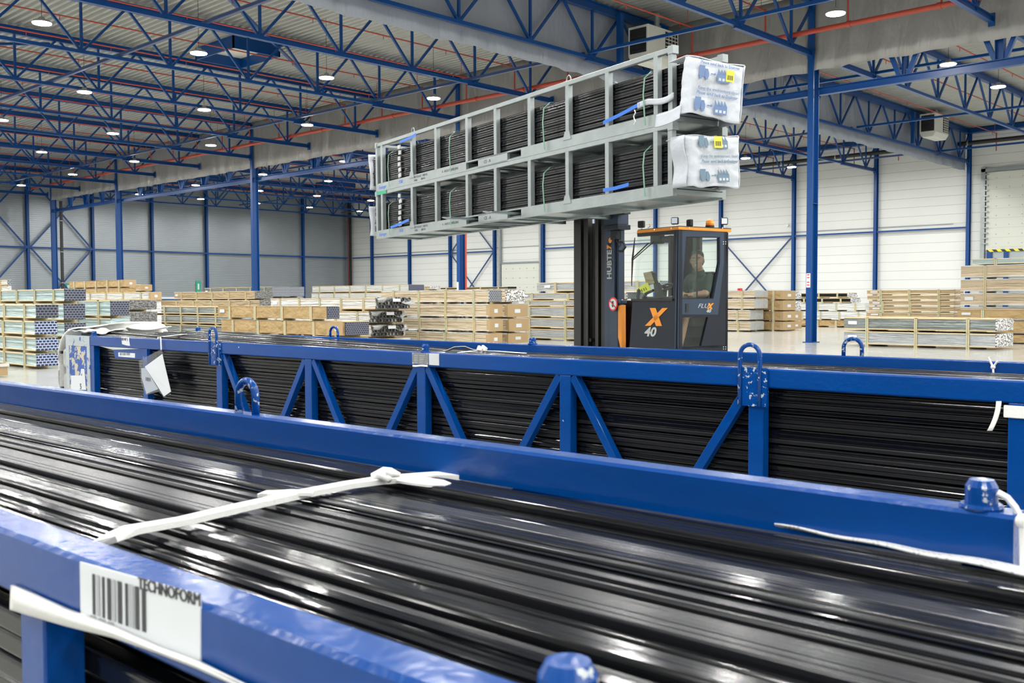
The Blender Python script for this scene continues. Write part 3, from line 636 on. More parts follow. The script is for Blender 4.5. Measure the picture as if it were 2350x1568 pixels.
def fill_load(z0, nlay, zb, which, grp, x0, x1, hook):
    mt = rotL(z0); hh = .0355
    for i in range(nlay):
        z = zb+i*hh
        k = rnd.randrange(4); L = x1-x0+rnd.uniform(-.05, .02)
        pos = 'lowest' if i == 0 else ('topmost' if i == nlay-1 else '%s from below' % nth(i))
        place_bar(LF, mt, (x0+rnd.uniform(0, .05), .075+rnd.uniform(0, .012), z), k, L, rnd.choice(['bar', 'bar2', 'bar3']), .045, hh*.93,
                  'black bar at the near face of the %s raised stillage, %s' % (which, pos), grp, ry=rnd.uniform(-.0008, .0008))
    b = MB()
    for i in range(nlay):
        for j in range(14):
            zz, yy = zb+i*hh, .126+.048*j
            b.bx(x0+rnd.uniform(0, .08), x1-rnd.uniform(0, .05), yy, yy+.044, zz, zz+hh*.9)
    o = b.build('profile_bar', 'bar2'); o.matrix_world = mt; tag(o, 'black bars packed inside the %s raised stillage' % which, 'profile bars', grp, 'stuff')
    # green bands
    for j, x in enumerate((-7.35, -5.15, -2.55, -.45)):
        top = zb+nlay*hh+.012; pts = [(x, .12, top), (x, .06, top-.01), (x+.0, -.045, top-.10), (x-.02, -.05, zb+.25), (x, -.045, zb-.05), (x, -.036, zb-.12)]
        b = MB(); b.ribbon([Vector(p) for p in pts], .022, .004, side=(1, 0, 0)); o = b.build('green_band', 'greenstrap'); o.matrix_world = mt
        tag(o, 'green band over the bars of the %s raised stillage, %s from left' % (which, nth(j)), 'band', 'green bands on the raised load')
    # silver wrapped bundle end on the left
    for k in range(6):
        b = MB(); b.box((0, 0, 0), (.10, .02, .075), ry=rnd.uniform(-.2, .2)); o = b.build('wrapping_patch', 'plastic', bevel=.008); o.matrix_world = mt @ Matrix.Translation((-7.1+rnd.uniform(-.02, .02), .05, zb+.06+k*.1))
        tag(o, 'crumpled clear wrap at left end of the %s raised stillage, %s from below' % (which, nth(k)), 'wrapping', 'clear wraps at the left end of the load')
zL, zU = 2.77, 3.62
s1, H1 = stillage(zL, 3.62, 'lower galvanised stillage of the raised load, directly on the forks', '7676')
s2, H2 = stillage(zU, 4.50, 'upper galvanised stillage of the raised load', '7580')
fill_load(zL, 14, .15, 'lower', 'black bars in the lower raised stillage', XL-.22, .28, 0)
fill_load(zU, 15, .15, 'upper', 'black bars in the upper raised stillage', XL-.30, .30, 0)
# blue straps
for (z0, x0, x1, za, zb_, l) in ((zU, -1.25, -.55, .19, .30, 'upper raised stillage, right of centre'), (zL, -1.25, -.75, .19, .21, 'lower raised stillage, right of centre'), (zL, -7.3, -6.6, .16, .24, 'lower raised stillage, at its left end'), (zU, -6.9, -6.3, H2-.12, H2-.08, 'upper raised stillage, at its upper left')):
    b = MB(); b.ribbon([(x0, -.042, za), ((x0+x1)/2, -.045, (za+zb_)/2-.01), (x1, -.042, zb_)], .045, .004, side=(0, 0, 1)); o = b.build('blue_strap', 'bluestrap'); o.matrix_world = rotL(z0); tag(o, 'bright blue strap on the '+l, 'strap')
b = MB(); b.sheet(lambda u, v: (-.58+.62*u, -.05+.02*math.sin(9*u), .25+.07*v+.02*math.sin(7*u)), 10, 3, (0, .02, 0)); o = b.build('cloth_roll', 'bag', smooth=True); o.matrix_world = rotL(zU); tag(o, 'white rolled cloth along the lower edge of the upper raised stillage', 'cloth')
b = MB(); pts = [(-.62+.02*math.sin(t*2), -.06, .24-.035*t) for t in range(6)]; b.tube(pts, .008, 6); o = b.build('cord', 'strap'); o.matrix_world = rotL(zU); tag(o, 'short white cord hanging beside the blue strap of the upper stillage', 'cord')
b = MB(); b.bx(XL-.02, XL+.45, -.012, -.004, H1-.06, H1-.0); o = b.build('green_sticker', 'green', s1)
# end bags
XB = .40
def bag(z0, corners, label, lower, pm):
    """corners: pixel (TL, TR, BR, BL) of the printed panel, on the plane local x = XB"""
    c = [LF.X(px, py, XB) for px, py in corners]; e = empty('protective_bag', (P0.x, P0.y, 0), ANG, label, 'bag')
    TL, TR, BR_, BL = c
    def P(u, v):    # u left->right, v top->bottom
        return TL.lerp(TR, u).lerp(BL.lerp(BR_, u), v)
    def f(u, v):
        p = P(min(max(u, 0), 1), min(max(v, 0), 1)).copy(); e2 = min(u, 1-u, v, 1-v)
        p.x += .025*noise.noise(Vector((u*3, v*3, z0)))+.012*noise.noise(Vector((u*8, v*8, z0)))-.07*max(0, .07-min(u, 1-u, v))/.07
        if v > .93: p.z += .03*noise.noise(Vector((u*4, 1, z0)))*(v-.93)/.07
        if u < .06: p.y += .014*noise.noise(Vector((v*9, 5, z0)))
        return p
    b = MB(); b.sheet(f, 30, 30, (-.012, 0, 0)); b.build('end_panel', 'bag', e, smooth=True)
    b = MB(); b.sheet(lambda u, v: P(u, 0)+Vector((-.05-.30*v+.02*math.sin(u*11)*v, -.0, (.0+.012*math.sin(u*8)-.02*v))), 16, 8, (0, 0, -.01)); b.build('top_flap', 'bag', e, smooth=True)
    b = MB(); b.sheet(lambda u, v: P(1, u)+Vector((-.04-.35*v, -.01*math.sin(6*u), 0)), 16, 6, (0, -.01, 0)); b.build('side_flap', 'bag', e, smooth=True)
    if not lower:
        b = MB(); b.sheet(lambda u, v: P(0, .82+.22*v)+Vector((-.04-.36*u, -.02-.05*u, -.02-.12*u+.06*u*u)), 10, 6, (0, 0, -.01)); b.build('loose_flap', 'bag', e, smooth=True)
    else:
        b = MB(); b.sheet(lambda u, v: P(0, v)+Vector((-.03-.22*u, -.01-.02*math.sin(8*v), 0)), 10, 10, (0, -.01, 0)); b.build('side_flap', 'bag', e, smooth=True)
    ex = (TR-TL).normalized(); wdt = (TR-TL).length; hgt = (BL-TL).length; up = (TL-BL).normalized()
    def Q(u, v): return P(u, v)+Vector((.030, 0, 0))
    def truck_icon(mb, u, v, s, sl):
        q = Q(u, v); ey = up; a = math.radians(-sl); e1 = (ex*math.cos(a)+up*math.sin(a)); e2 = (up*math.cos(a)-ex*math.sin(a))
        A = lambda x, y: q+e1*x*s+e2*y*s
        mb.ext([A(0, .25), A(.55, .25), A(.55, 1.05), A(0, 1.05)], (.004, 0, 0)); mb.ext([A(.6, .25), A(1.0, .25), A(1.0, .55), A(.85, .85), A(.6, .85)], (.004, 0, 0))
        for cx in (.2, .8): mb.ext([A(cx+.14*math.cos(t), .18+.14*math.sin(t)) for t in [k*math.pi/5 for k in range(10)]], (.005, 0, 0))
        mb.ext([A(1.2, .5), A(1.55, .5), A(1.55, .43), A(1.72, .54), A(1.55, .65), A(1.55, .57), A(1.2, .57)], (.004, 0, 0))
        o2 = 1.9
        mb.ext([A(o2, 0), A(o2+1.25, 0), A(o2+1.25, .62), A(o2+1.25, .62), A(o2, .62)], (.004, 0, 0))
        for k in range(4): mb.ext([A(o2+.31*k, .6), A(o2+.31*(k+1), .6), A(o2+.31*k+.02, 1.0)], (.004, 0, 0))
        mb.cur = 1
        for k in range(3): mb.ext([A(o2+.12+.38*k, .12), A(o2+.36+.38*k, .12), A(o2+.36+.38*k, .32), A(o2+.12+.38*k, .32)], (.006, 0, 0))
        mb.cur = 0
    s_ = wdt*.165; sl = 0
    b = MB()
    a = 0; tx = ex*math.cos(a)+up*math.sin(a); ty = up*math.cos(a)-ex*math.sin(a)
    if not lower:
        truck_icon(b, .15, .40, s_, sl); truck_icon(b, .13, .95, s_*1.05, sl)
        put_text(b, 'Please send back to Ensinger', .052*wdt/.9, Q(.16, .13), tx, ty, bold=.001); put_text(b, 'Keep the environment clean!', .054*wdt/.9, Q(.16, .565), tx, ty); put_text(b, 'Please send back to Ensinger', .054*wdt/.9, Q(.14, .65), tx, ty, bold=.001, shear=.2)
    else:
        truck_icon(b, .17, .27, s_, sl); truck_icon(b, .17, .92, s_, sl)
        put_text(b, 'Keep the environment clean!', .052*wdt/.9, Q(.20, .44), tx, ty); put_text(b, 'Please send back to Ensinger', .052*wdt/.9, Q(.20, .54), tx, ty, bold=.001, shear=.2)
    b.build('printed_artwork', [pm, 'bag'], e)
    q = Q(.60 if not lower else .44, .36 if not lower else .25)+Vector((.006, 0, 0)); b = MB(); A = lambda x, y: q+ex*x+up*y
    b.ext([A(0, 0), A(.125, 0), A(.125, .13), A(0, .13)], (.003, 0, 0)); b.cur = 1
    for k in range(10): b.ext([A(.014+.010*k, .02), A(.014+.010*k+(.006 if k % 3 else .003), .02), A(.014+.010*k+(.006 if k % 3 else .003), .075), A(.014+.010*k, .075)], (.0045, 0, 0))
    b.build('yellow_label', ['yellow', 'ink'], e)
bag(zU, ((1583, 124), (1717, 150), (1704, 283), (1569, 259)), 'white printed bag over the right end of the upper raised bars', False, 'print')
bag(zL, ((1577, 309), (1702, 312), (1703, 431), (1584, 428)), 'white printed bag over the right end of the lower raised bars', True, 'print2')
for z0, n_, l in ((zU, .66, 'upper'), (zL, .55, 'lower')):
    b = MB(); b.sheet(lambda u, v: (XL-.33+.04*math.sin(5*v)+(.22*u if True else 0)*(1 if v > .9 or v < .1 else .25), .03+.78*u, .08+v*n_), 10, 14, (-.01, 0, 0)); o = b.build('protective_bag', 'bag', smooth=True); o.matrix_world = rotL(z0)
    tag(o, 'white protective bag over the left end of the %s raised bars' % l, 'bag')

# ================================================================= FORKLIFT
T = empty('forklift_truck', (P0.x, P0.y, 0), ANG, 'dark blue-grey forklift with orange roof edge and driver cab, lifting the load', 'forklift')
XA, XBc, YA, YC = -2.15, -1.27, 1.26, 2.19
Z7 = lambda x, y: (1290+x/4.48, 470+y/4.48)
def FP(x, y, off=0): p = LF.Y(*Z7(x, y), YA); p.y += off; return p     # point of the front plane, from crop coordinates
def DP(x, y, off=0): p = LF.X(*Z7(x, y), XBc); p.x += off; return p    # point of the door plane
def ring(mb, outer, inner, d):
    d = Vector(d); n = len(outer); v = [Vector(p) for p in outer]+[Vector(p) for p in inner]; v += [p+d for p in v]; f = []
    for i in range(n):
        j = (i+1) % n; f += [(i, j, n+j, n+i), (2*n+i, 3*n+i, 3*n+j, 2*n+j), (i, 2*n+i, 2*n+j, j), (n+i, n+j, 3*n+j, 3*n+i)]
    return mb.add(v, f)
# chassis
b = MB(); b.bx(-4.6, -1.2, 1.55, 2.9, .18, .75); b.bx(-2.2, -1.27, 1.3, 2.2, .22, .5); b.build('chassis', 'navy', T, bevel=.02)
for x in (-4.2, -1.6):
    for y in (1.75, 2.6):
        b = MB(); b.cyl((x-.12, y, .2), (x+.12, y, .2), .2, 24); b.build('wheel', 'rubber', T)
# door side
b = MB()
ring(b, [DP(1205, 262), DP(1700, 262), DP(1700, 600), DP(1700, 1000), DP(1205, 1000)], [DP(1280, 335), DP(1612, 340), DP(1612, 600), DP(1545, 962), DP(1232, 962)], (-.04, 0, 0))
ring(b, [DP(1205, 1000), DP(1700, 1000), DP(1700, 1480), DP(1205, 1490)], [DP(1215, 1160), DP(1500, 1157), DP(1430, 1455), DP(1200, 1468)], (-.04, 0, 0))
b.bx(XBc-.04, XBc, YA, YC, .3, .92); door = b.build('door', 'navy', T)
b = MB(); ring(b, [DP(1228, 268, .006), DP(1660, 270, .006), DP(1660, 600, .006), DP(1600, 1130, .006), DP(1222, 1130, .006)], [DP(1272, 327, .006), DP(1620, 332, .006), DP(1620, 600, .006), DP(1552, 970, .006), DP(1226, 970, .006)], (-.008, 0, 0)); b.build('door_trim', 'navyl', door)
b = MB(); b.ext([DP(1280, 335, -.02), DP(1400, 336, -.02), DP(1400, 962, -.02), DP(1232, 962, -.02)], (-.004, 0, 0)); b.build('window_pane', 'glass', door)
b = MB(); b.ext([DP(1360, 336, -.028), DP(1612, 340, -.028), DP(1612, 600, -.028), DP(1545, 962, -.028), DP(1350, 962, -.028)], (-.004, 0, 0)); b.build('window_pane', 'glass', door)
b = MB(); b.bar(DP(1402, 336, -.03), DP(1402, 962, -.03), .015, .015); b.build('window_bar', 'black', door)
b = MB(); b.ext([DP(1215, 1160, -.02), DP(1500, 1157, -.02), DP(1430, 1455, -.02), DP(1200, 1468, -.02)], (-.004, 0, 0)); b.build('window_pane', 'glass', door)
b = MB(); q = DP(1262, 1062); b.box((q.x+.004, q.y, q.z), (.012, .14, .17)); b.cur = 1; b.box((q.x+.012, q.y+.03, q.z), (.014, .05, .12)); b.build('door_handle', ['navyl', 'dark'], door)
b = MB()
for yy in (390, 1470):
    for dx in (0, 22):
        for dy in (-8, 14): q = DP(1655+dx, yy+dy); b.cyl(q, q+Vector((.008, 0, 0)), .008, 8)
b.build('hinge_bolt', 'chrome', door)
b = MB(); b.cyl(DP(1120, 1, 0), DP(1121, 1, 0), .001, 3)
b = MB(); put_text(b, 'FLU', .085, DP(1388, 1062, .009), (0, 1.4, 0), (0, 0, 1), shear=.35); b.cur = 1
A = lambda x, y: DP(x, y, .008)
b.ext([A(1497, 1012), A(1515, 1012), A(1540, 1075), A(1520, 1075)], (.002, 0, 0)); b.ext([A(1537, 1012), A(1556, 1012), A(1500, 1075), A(1482, 1075)], (.002, 0, 0)); b.cur = 0
put_text(b, '40', .06, DP(1476, 1108, .009), (0, 1.4, 0), (0, 0, 1), shear=.3, bold=.002); b.build('lettering', ['lgrey', 'orange'], door)
# pillars and front
b = MB(); b.ext([FP(1150, 262), FP(1207, 262), FP(1207, 1490), FP(1125, 1490)], (0, .05, 0)); b.build('corner_pillar', 'navy', T)
b = MB(); b.bar(FP(1190, 262, -.006), FP(1168, 1480, -.006), .018, .012); b.bar(FP(1203, 262, -.004), FP(1200, 1480, -.004), .012, .012); b.build('pillar_edge', 'navyl', T)
zs = LF.Y(*Z7(1207, 262), YA).z
b = MB(); b.ext([FP(770, 292), FP(1150, 262), FP(1150, 300), FP(775, 330)], (0, .06, 0)); b.build('header', 'black', T)
ws = MB(); ws.ext([FP(775, 330), FP(1150, 300), FP(1128, 972), FP(735, 972)], (0, .006, 0)); ws.build('windscreen', 'glass', T)
b = MB(); b.ext([FP(725, 975), FP(1147, 975), FP(1128, 1490), FP(690, 1490)], (0, .05, 0)); pf_ = b.build('front_panel', 'navy', T)
b = MB(); b.bar(FP(722, 978, -.005), FP(1146, 978, -.005), .04, .03); b.build('panel_edge', 'rubber', T)
b = MB(); A = lambda x, y: FP(x, y, -.004)
b.ext([A(905, 1062), A(965, 1062), A(1030, 1247), A(970, 1247)], (0, -.004, 0)); b.ext([A(1035, 1062), A(1090, 1062), A(912, 1245), A(855, 1245)], (0, -.004, 0)); b.cur = 1
put_text(b, '40', .175, FP(846, 1348, -.005), (1.35, 0, 0), (0, 0, 1), shear=.25, bold=.006); b.build('lettering', ['orange', 'lgrey'], pf_)
# far side and back, roof, inside
b = MB(); b.bx(XA-.02, XBc, YC-.04, YC, .3, 1.55); b.bx(XA-.02, XA+.03, YC-.3, YC, .3, zs); b.bx(XBc-.12, XBc, YC-.05, YC, .9, zs); b.bx(XA, XA+.25, YC-.04, YC, 1.5, zs); b.build('rear_wall', 'navy', T)
b = MB(); b.bx(XA+.28, XA+.42, YC-.1, YC-.05, 1.3, zs-.02); b.build('inner_post', 'black', T)
b = MB(); b.bx(XA-.06, XA-.02, YA+.05, YC, .3, 1.5); b.build('side_panel', 'navy', T)
zt = LF.Y(*Z7(1195, 225), YA).z; zb_ = LF.Y(*Z7(1195, 257), YA).z
b = MB(); pol = [LF.Y(*Z7(768, 270), YA-.01), Vector((XBc+.02, YA-.02, 0)), Vector((XBc+.02, YC+.04, 0)), Vector((XA, YC+.04, 0))]
b.ext([(p.x, p.y, zb_) for p in pol], (0, 0, zt-zb_)); b.build('roof_edge', 'orange', T, bevel=.006)
b = MB(); b.ext([(p.x*.985-.02, p.y*.985+.03, zt-.002) for p in pol], (0, 0, .012)); b.build('roof_panel', 'black', T)
b = MB()
for q in (FP(965, 258, -.024), FP(1140, 243, -.024)): b.cyl(q, q+Vector((0, -.008, 0)), .01, 8)
for q in (DP(1290, 241, .024), DP(1633, 241, .024)): b.cyl(q, q+Vector((.008, 0, 0)), .01, 8)
b.build('roof_bolt', 'chrome', T)
def wl(px, py, y, face, label_mat='lens'):
    p = LF.Y(px, py, y); e = empty('work_light', p, 0); e.parent = T; a = face
    b = MB(); b.box((0, 0, 0), (.10, .06, .10), rz=a); b.build('lamp_body', 'rubber', e, bevel=.015)
    b = MB(); b.box((-math.sin(-a)*-.034 if False else .033*math.sin(a), -.033*math.cos(a), 0), (.075, .008, .075), rz=a); b.build('lamp_glass', 'lens', e)
    b = MB(); b.box((0, 0, -.065), (.02, .02, .05)); b.build('lamp_bracket', 'chrome', e)
    return e
wl(1472, 515, 1.36, R(200)); wl(1549, 507, 1.34, R(35)); wl(1583, 512, 1.65, R(170)); wl(1662, 508, 2.1, R(50))
p = LF.Y(1629, 512, 1.9); e = empty('beacon', (p.x, p.y, zt+.01), 0); e.parent = T
b = MB(); b.cyl((0, 0, 0), (0, 0, .03), .062, 18); b.build('beacon_base', 'rubber', e)
b = MB(); b.cyl((0, 0, .03), (0, 0, .08), .058, 18, .055); b.ball((0, 0, .08), .055, 16, 8, (1, 1, .7)); b.build('beacon_dome', 'amber', e, smooth=True)
b = MB(); b.tube([FP(880, 240, -.0), FP(895, 222, .02), FP(870, 200, .05)], .004, 6); b.build('lamp_cable', 'rubber', T)
# wiper, camera box, mirror post
b = MB(); b.tube([FP(776, 340, -.05), FP(757, 560, -.06), FP(742, 835, -.05)], .010, 6, [.006, .014, .006]); b.tube([FP(750, 560, -.06), FP(905, 395, -.03)], .009, 6); b.tube([FP(765, 565, -.06), FP(960, 380, -.03)], .007, 6); b.build('wiper', 'rubber', T)
b = MB(); b.box(FP(935, 350, .08), (.2, .1, .14)); b.box(FP(1020, 350, .10), (.22, .08, .08)); b.build('wiper_motor', 'rubber', T, bevel=.015)
b = MB(); b.ext([FP(1118, 668, .10), FP(1165, 672, .10), FP(1158, 960, .10), FP(1100, 955, .10)], (0, .05, 0)); b.build('grab_handle', 'navyl', T, bevel=.01)
b = MB(); c = LF.Y(*Z7(1062, 850), 1.5); pts = [c+Vector((.13*math.cos(t), .10*math.sin(t), .05*math.sin(t))) for t in [k*math.pi/10 for k in range(21)]]
b.tube(pts, .014, 8); b.tube([c, c+Vector((.02, -.05, -.25))], .03, 8); b.cyl(c-Vector((0, 0, .01)), c+Vector((0, 0, .02)), .05, 10); b.box(c+Vector((0, 0, 0)), (.24, .03, .01)); b.build('steering_wheel', 'rubber', T)
b = MB(); b.bx(XA+.04, XBc-.12, YA+.08, YA+.28, 1.40, 1.60); b.build('dashboard', 'rubber', T, bevel=.02)
tb = MB(); A = lambda x, y, o=0: FP(x, y, .06+o)
tb.ext([A(800, 700), A(885, 685), A(930, 800), A(835, 830)], (0, .03, 0)); tb.cur = 1; tb.ext([A(885, 683, -.01), A(903, 700, -.01), A(935, 800, -.01), A(925, 812, -.01)], (0, .05, 0)); tb.build('tablet', ['kraft2', 'rubber'], T)
b = MB(); b.ext([A(765, 852, -.03), A(862, 800, -.03), A(890, 872, -.03), A(818, 912, -.03)], (0, .006, 0)); b.cur = 1
for k in range(3): b.bar(A(800+22*k, 868-9*k, -.036), A(812+22*k, 896-9*k, -.036), .014, .002)
b.build('yellow_tag', ['yellow', 'ink'], T)
b = MB(); b.ext([A(905, 810), A(940, 800), A(990, 950), A(925, 968)], (0, .06, 0)); b.tube([A(800, 965), A(830, 915), A(905, 880)], .02, 8); b.tube([A(745, 965), A(755, 880), A(790, 865)], .025, 8); b.build('tablet_arm', 'rubber', T)
# seat
b = MB(); b.bx(-1.95, -1.40, 1.66, 2.10, 1.18, 1.32); b.build('seat', 'rubber', T, bevel=.03)
b = MB(); b.box((-1.68, 2.10, 1.62), (.50, .09, .66), rx=.05); b.build('backrest', 'rubber', T, bevel=.03)
b = MB(); b.bx(-1.9, -1.45, 1.7, 2.05, .5, 1.18); b.build('seat_base', 'navy', T)
b = MB(); b.bx(XA, XBc-.05, YA+.06, YC-.05, .72, .78); b.build('cab_floor', 'black', T)
# mast
YM = 1.85
def MX(px): return LF.Y(px, 600, YM).x
b = MB(); xs = [(1317, 1333), (1336, 1346), (1366, 1373), (1376, 1382), (1384, 1390)]
for i, (a, c) in enumerate(xs): b.bx(MX(a), MX(c), YM+.03*(i % 2), YM+.12, .25, 3.7 if i in (1, 3) else 2.86)
b.bx(MX(1317), MX(1390), YM+.23, YM+.26, .25, 2.8); mast = b.build('mast_channel', 'black', T)
b = MB(); cx = LF.Y(1355, 600, YM+.15).x
b.cyl((cx, YM+.10, .6), (cx, YM+.10, LF.Y(1355, 576, YM+.15).z), .075, 18); b.build('lift_cylinder', 'rubber', T, smooth=False)
b = MB(); b.cyl((cx, YM+.15, 1.9), (cx, YM+.15, 3.3), .042, 18); b.build('piston_rod', 'chrome', T, smooth=False)
b = MB(); b.bx(cx-.14, cx+.14, YM+.05, YM+.25, .88, .93); b.build('cylinder_foot', 'black', T)
b = MB(); b.bx(MX(1390), MX(1412), YM-.02, YM+.05, .25, 2.86); b.build('mast_cover', 'navyl', T)
b = MB(); b.bx(MX(1413), MX(1418), YM+.02, YM+.13, .25, 2.8); b.build('mast_edge', 'navyl', T)
Z6 = lambda x, y: (1300+x/4.9, 480+y/4.9)
def MP(x, y, o=0): p = LF.Y(*Z6(x, y), YM); p.y += o; return p
b = MB(); q = MP(520, 790, -.026); vs, fs = text_mb('HUBTE', .30, bold=.010)
hx = max(v.x for v in vs); sc = (MP(500, 460).z-MP(500, 790).z)/hx; hy = max(v.y for v in vs); sy = (MP(522, 600).x-MP(472, 600).x)/hy
b.add([q+Vector((-v.y*sy, -v.z, v.x*sc)) for v in vs], fs); b.cur = 1
A = lambda x, y: MP(x, y, -.026)
b.ext([A(470, 400), A(522, 436), A(522, 452), A(496, 436), A(470, 452)][::1], (0, -.003, 0)); b.cur = 2
b.ext([A(470, 380), A(484, 380), A(496, 400), A(510, 372), A(524, 372), A(500, 415), A(490, 415)], (0, -.002, 0)); b.cur = 1
c = A(508, 353); b.cyl(c, c+Vector((0, -.003, 0)), .042, 16); b.build('lettering', ['lgrey', 'orange', 'navy'], T)
b = MB(); b.bx(MP(475, 80).x, MP(632, 80).x, YM-.1, YM+.12, MP(500, 190).z, MP(500, 60).z+.15); b.build('motor_box', 'navyl', T, bevel=.01)
b = MB(); b.bx(MP(470, 80).x, MP(655, 80).x, YM-.14, YM+.12, MP(500, 245).z, MP(500, 190).z); b.bx(MP(525, 80).x, MP(585, 80).x, YM-.06, YM+.05, MP(500, 350).z, MP(500, 245).z); b.build('bracket', 'navy', T, bevel=.01)
b = MB(); b.tube([MP(565, 350), MP(585, 375), MP(640, 372), MP(664, 425), MP(630, 475), MP(585, 474)], .018, 8); b.tube([MP(610, 250), MP(610, 400), MP(595, 425), MP(575, 425)], .008, 6); b.build('hydraulic_hose', 'rubber', T)
YN = YM-.12
b = MB(); b.bx(LF.Y(*Z6(487, 1100), YN).x, LF.Y(*Z6(580, 1100), YN).x, YN, YN+.1, .3, LF.Y(*Z6(500, 1040), YN).z); b.bx(LF.Y(*Z6(480, 1100), YN).x, LF.Y(*Z6(628, 1100), YN).x, YN-.03, YN+.1, LF.Y(*Z6(500, 1065), YN).z, LF.Y(*Z6(500, 1018), YN).z); b.build('side_post', 'navyl', T, bevel=.02)
A = lambda x, y: LF.Y(*Z6(x, y), YN-.01)
b = MB(); b.ext([A(581, 1090), A(620, 1078), A(622, 1500), A(620, 1560), A(606, 1560), A(580, 1440)], (0, .08, 0)); b.build('orange_guard', 'orange', T)
b = MB(); q = LF.Y(*Z6(526, 1069), YN-.04); b.cur = 1; b.cyl(q, q+Vector((0, -.006, 0)), .105, 28); b.cur = 0; b.cyl(q+Vector((0, -.006, 0)), q+Vector((0, -.009, 0)), .082, 28); b.cur = 2
b.box(q+Vector((0, -.011, 0)), (.035, .003, .09)); b.cur = 1; b.box(q+Vector((0, -.013, 0)), (.19, .003, .016), ry=R(38)); b.build('warning_sign', ['paper', 'redsign', 'ink'], T)
b = MB(); b.bx(LF.Y(1426, 700, 2.0).x, LF.Y(1455, 700, 2.0).x, 2.0, 2.5, .3, 1.54); b.cur = 1
x0 = LF.Y(1427, 700, 2.0).x
b.bx(x0+.02, x0+.09, 1.985, 2.0, 1.05, 1.32); b.bx(x0+.02, x0+.08, 1.985, 2.0, .86, 1.01); b.build('battery_box', ['brown', 'kraft2'], T)
b = MB(); b.bx(-4.75, -2.95, YM-.14, YM-.02, 2.85, 3.35); b.build('fork_carriage', 'black', T)
for x in (-4.55, -3.37):
    b = MB(); b.ext([(x-.065, -.42, 2.795), (x+.065, -.42, 2.795), (x+.065, YM-.1, 2.795), (x-.065, YM-.1, 2.795)], (0, 0, .030)); b.bx(x-.065, x+.065, YM-.16, YM-.1, 2.795, 3.2)
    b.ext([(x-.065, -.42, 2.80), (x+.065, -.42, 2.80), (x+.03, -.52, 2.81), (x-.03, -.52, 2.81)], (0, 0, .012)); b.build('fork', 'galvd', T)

# ================================================================= DRIVER
hp = LF.Y(1601, 598, 1.95)
PX = hp.x+.02
D = empty('person', (P0.x, P0.y, 0), ANG, 'person in a dark green t-shirt sitting in the forklift cab, looking at the camera', 'person')
def limb(mb, pts, rr):
    pts = [Vector(p) for p in pts]
    for i in range(len(pts)):
        mb.ball(pts[i], rr[i], 14, 8)
        if i: mb.cyl(pts[i-1], pts[i], rr[i-1], 14, rr[i])
def fuse(o, vox, sm=4):
    r = o.modifiers.new('fuse', 'REMESH'); r.mode = 'VOXEL'; r.voxel_size = vox; r.use_smooth_shade = True
    s = o.modifiers.new('smooth', 'SMOOTH'); s.factor = .5; s.iterations = sm
hc = Vector((PX, 1.92, hp.z)); body = MB()
# torso, neck
body.ball((PX, 2.0, 1.42), .15, 16, 10, (1.15, .85, .8)); body.ball((PX, 2.0, 1.58), .15, 16, 10, (1.1, .85, 1)); body.ball((PX, 1.99, 1.76), .16, 16, 10, (1.35, .8, .9)); limb(body, [(PX, 2.0, 1.85), (PX, 1.96, 1.98), (PX-.0, 1.93, 2.05)], [.07, .06, .055])
# head turned towards the camera
fd = LF.loc(CP)-hc; fd.z = 0; fd.normalize(); fd = (fd+Vector((-.10, -.08, -.03))).normalized(); sd = Vector((-fd.y, fd.x, 0)).normalized(); up_ = Vector((0, 0, 1))
def hpnt(f, s, u): return hc+(fd*f+sd*s+up_*u)*1.13
def hball(mb, f, s, u, r, sc=(1, 1, 1), n=16, k=10):
    st = len(mb.v); mb.ball((0, 0, 0), r, n, k, sc)
    for i in range(st, len(mb.v)): v = Vector(mb.v[i]); mb.v[i] = tuple(hpnt(f+v.x, s+v.y, u+v.z))
hball(body, -.01, 0, .03, .1, (1.0, .80, .95)); hball(body, .022, 0, -.035, .078, (.95, .86, 1.05)); hball(body, .045, 0, -.085, .04, (.9, 1.1, .8)); hball(body, .098, 0, -.02, .015, (1.2, .9, 1.2)); hball(body, .092, 0, 0, .011, (1, .8, 2)); hball(body, .088, 0, -.066, .017, (.7, 1.8, .7))
for s in (-1, 1): hball(body, -.005, s*.083, -.01, .03, (.6, .35, 1)); hball(body, .062, s*.045, -.03, .028, (.8, 1, .9)); hball(body, .082, s*.032, .03, .016, (.5, 1.6, .4))
# arms
sh = [(PX-.19, 1.98, 1.84), (PX+.19, 1.98, 1.84)]
limb(body, [sh[1], (PX+.235, 1.86, 1.64), (PX+.03, 1.64, 1.60), (PX-.04, 1.60, 1.60)], [.062, .050, .036, .03])
limb(body, [sh[0], (PX-.25, 1.84, 1.63), (PX-.06, 1.68, 1.63), (PX+.02, 1.66, 1.63)], [.062, .050, .036, .03])
def hand(x, y, z, dx):
    body.ball((x, y, z), .04, 12, 8, (1, .8, .5))
    for k in range(4): limb(body, [(x+dx*.025, y-.03+.02*k, z), (x+dx*.06, y-.035+.021*k, z-.002), (x+dx*(.082-.004*abs(k-1.5)), y-.036+.021*k, z-.022)], [.0095, .009, .0075])
    limb(body, [(x-dx*.005, y-.03, z), (x+dx*.02, y-.058, z+.004), (x+dx*.045, y-.066, z-.004)], [.011, .010, .008])
hand(PX-.09, 1.60, 1.60, -1); hand(PX+.07, 1.66, 1.63, 1)
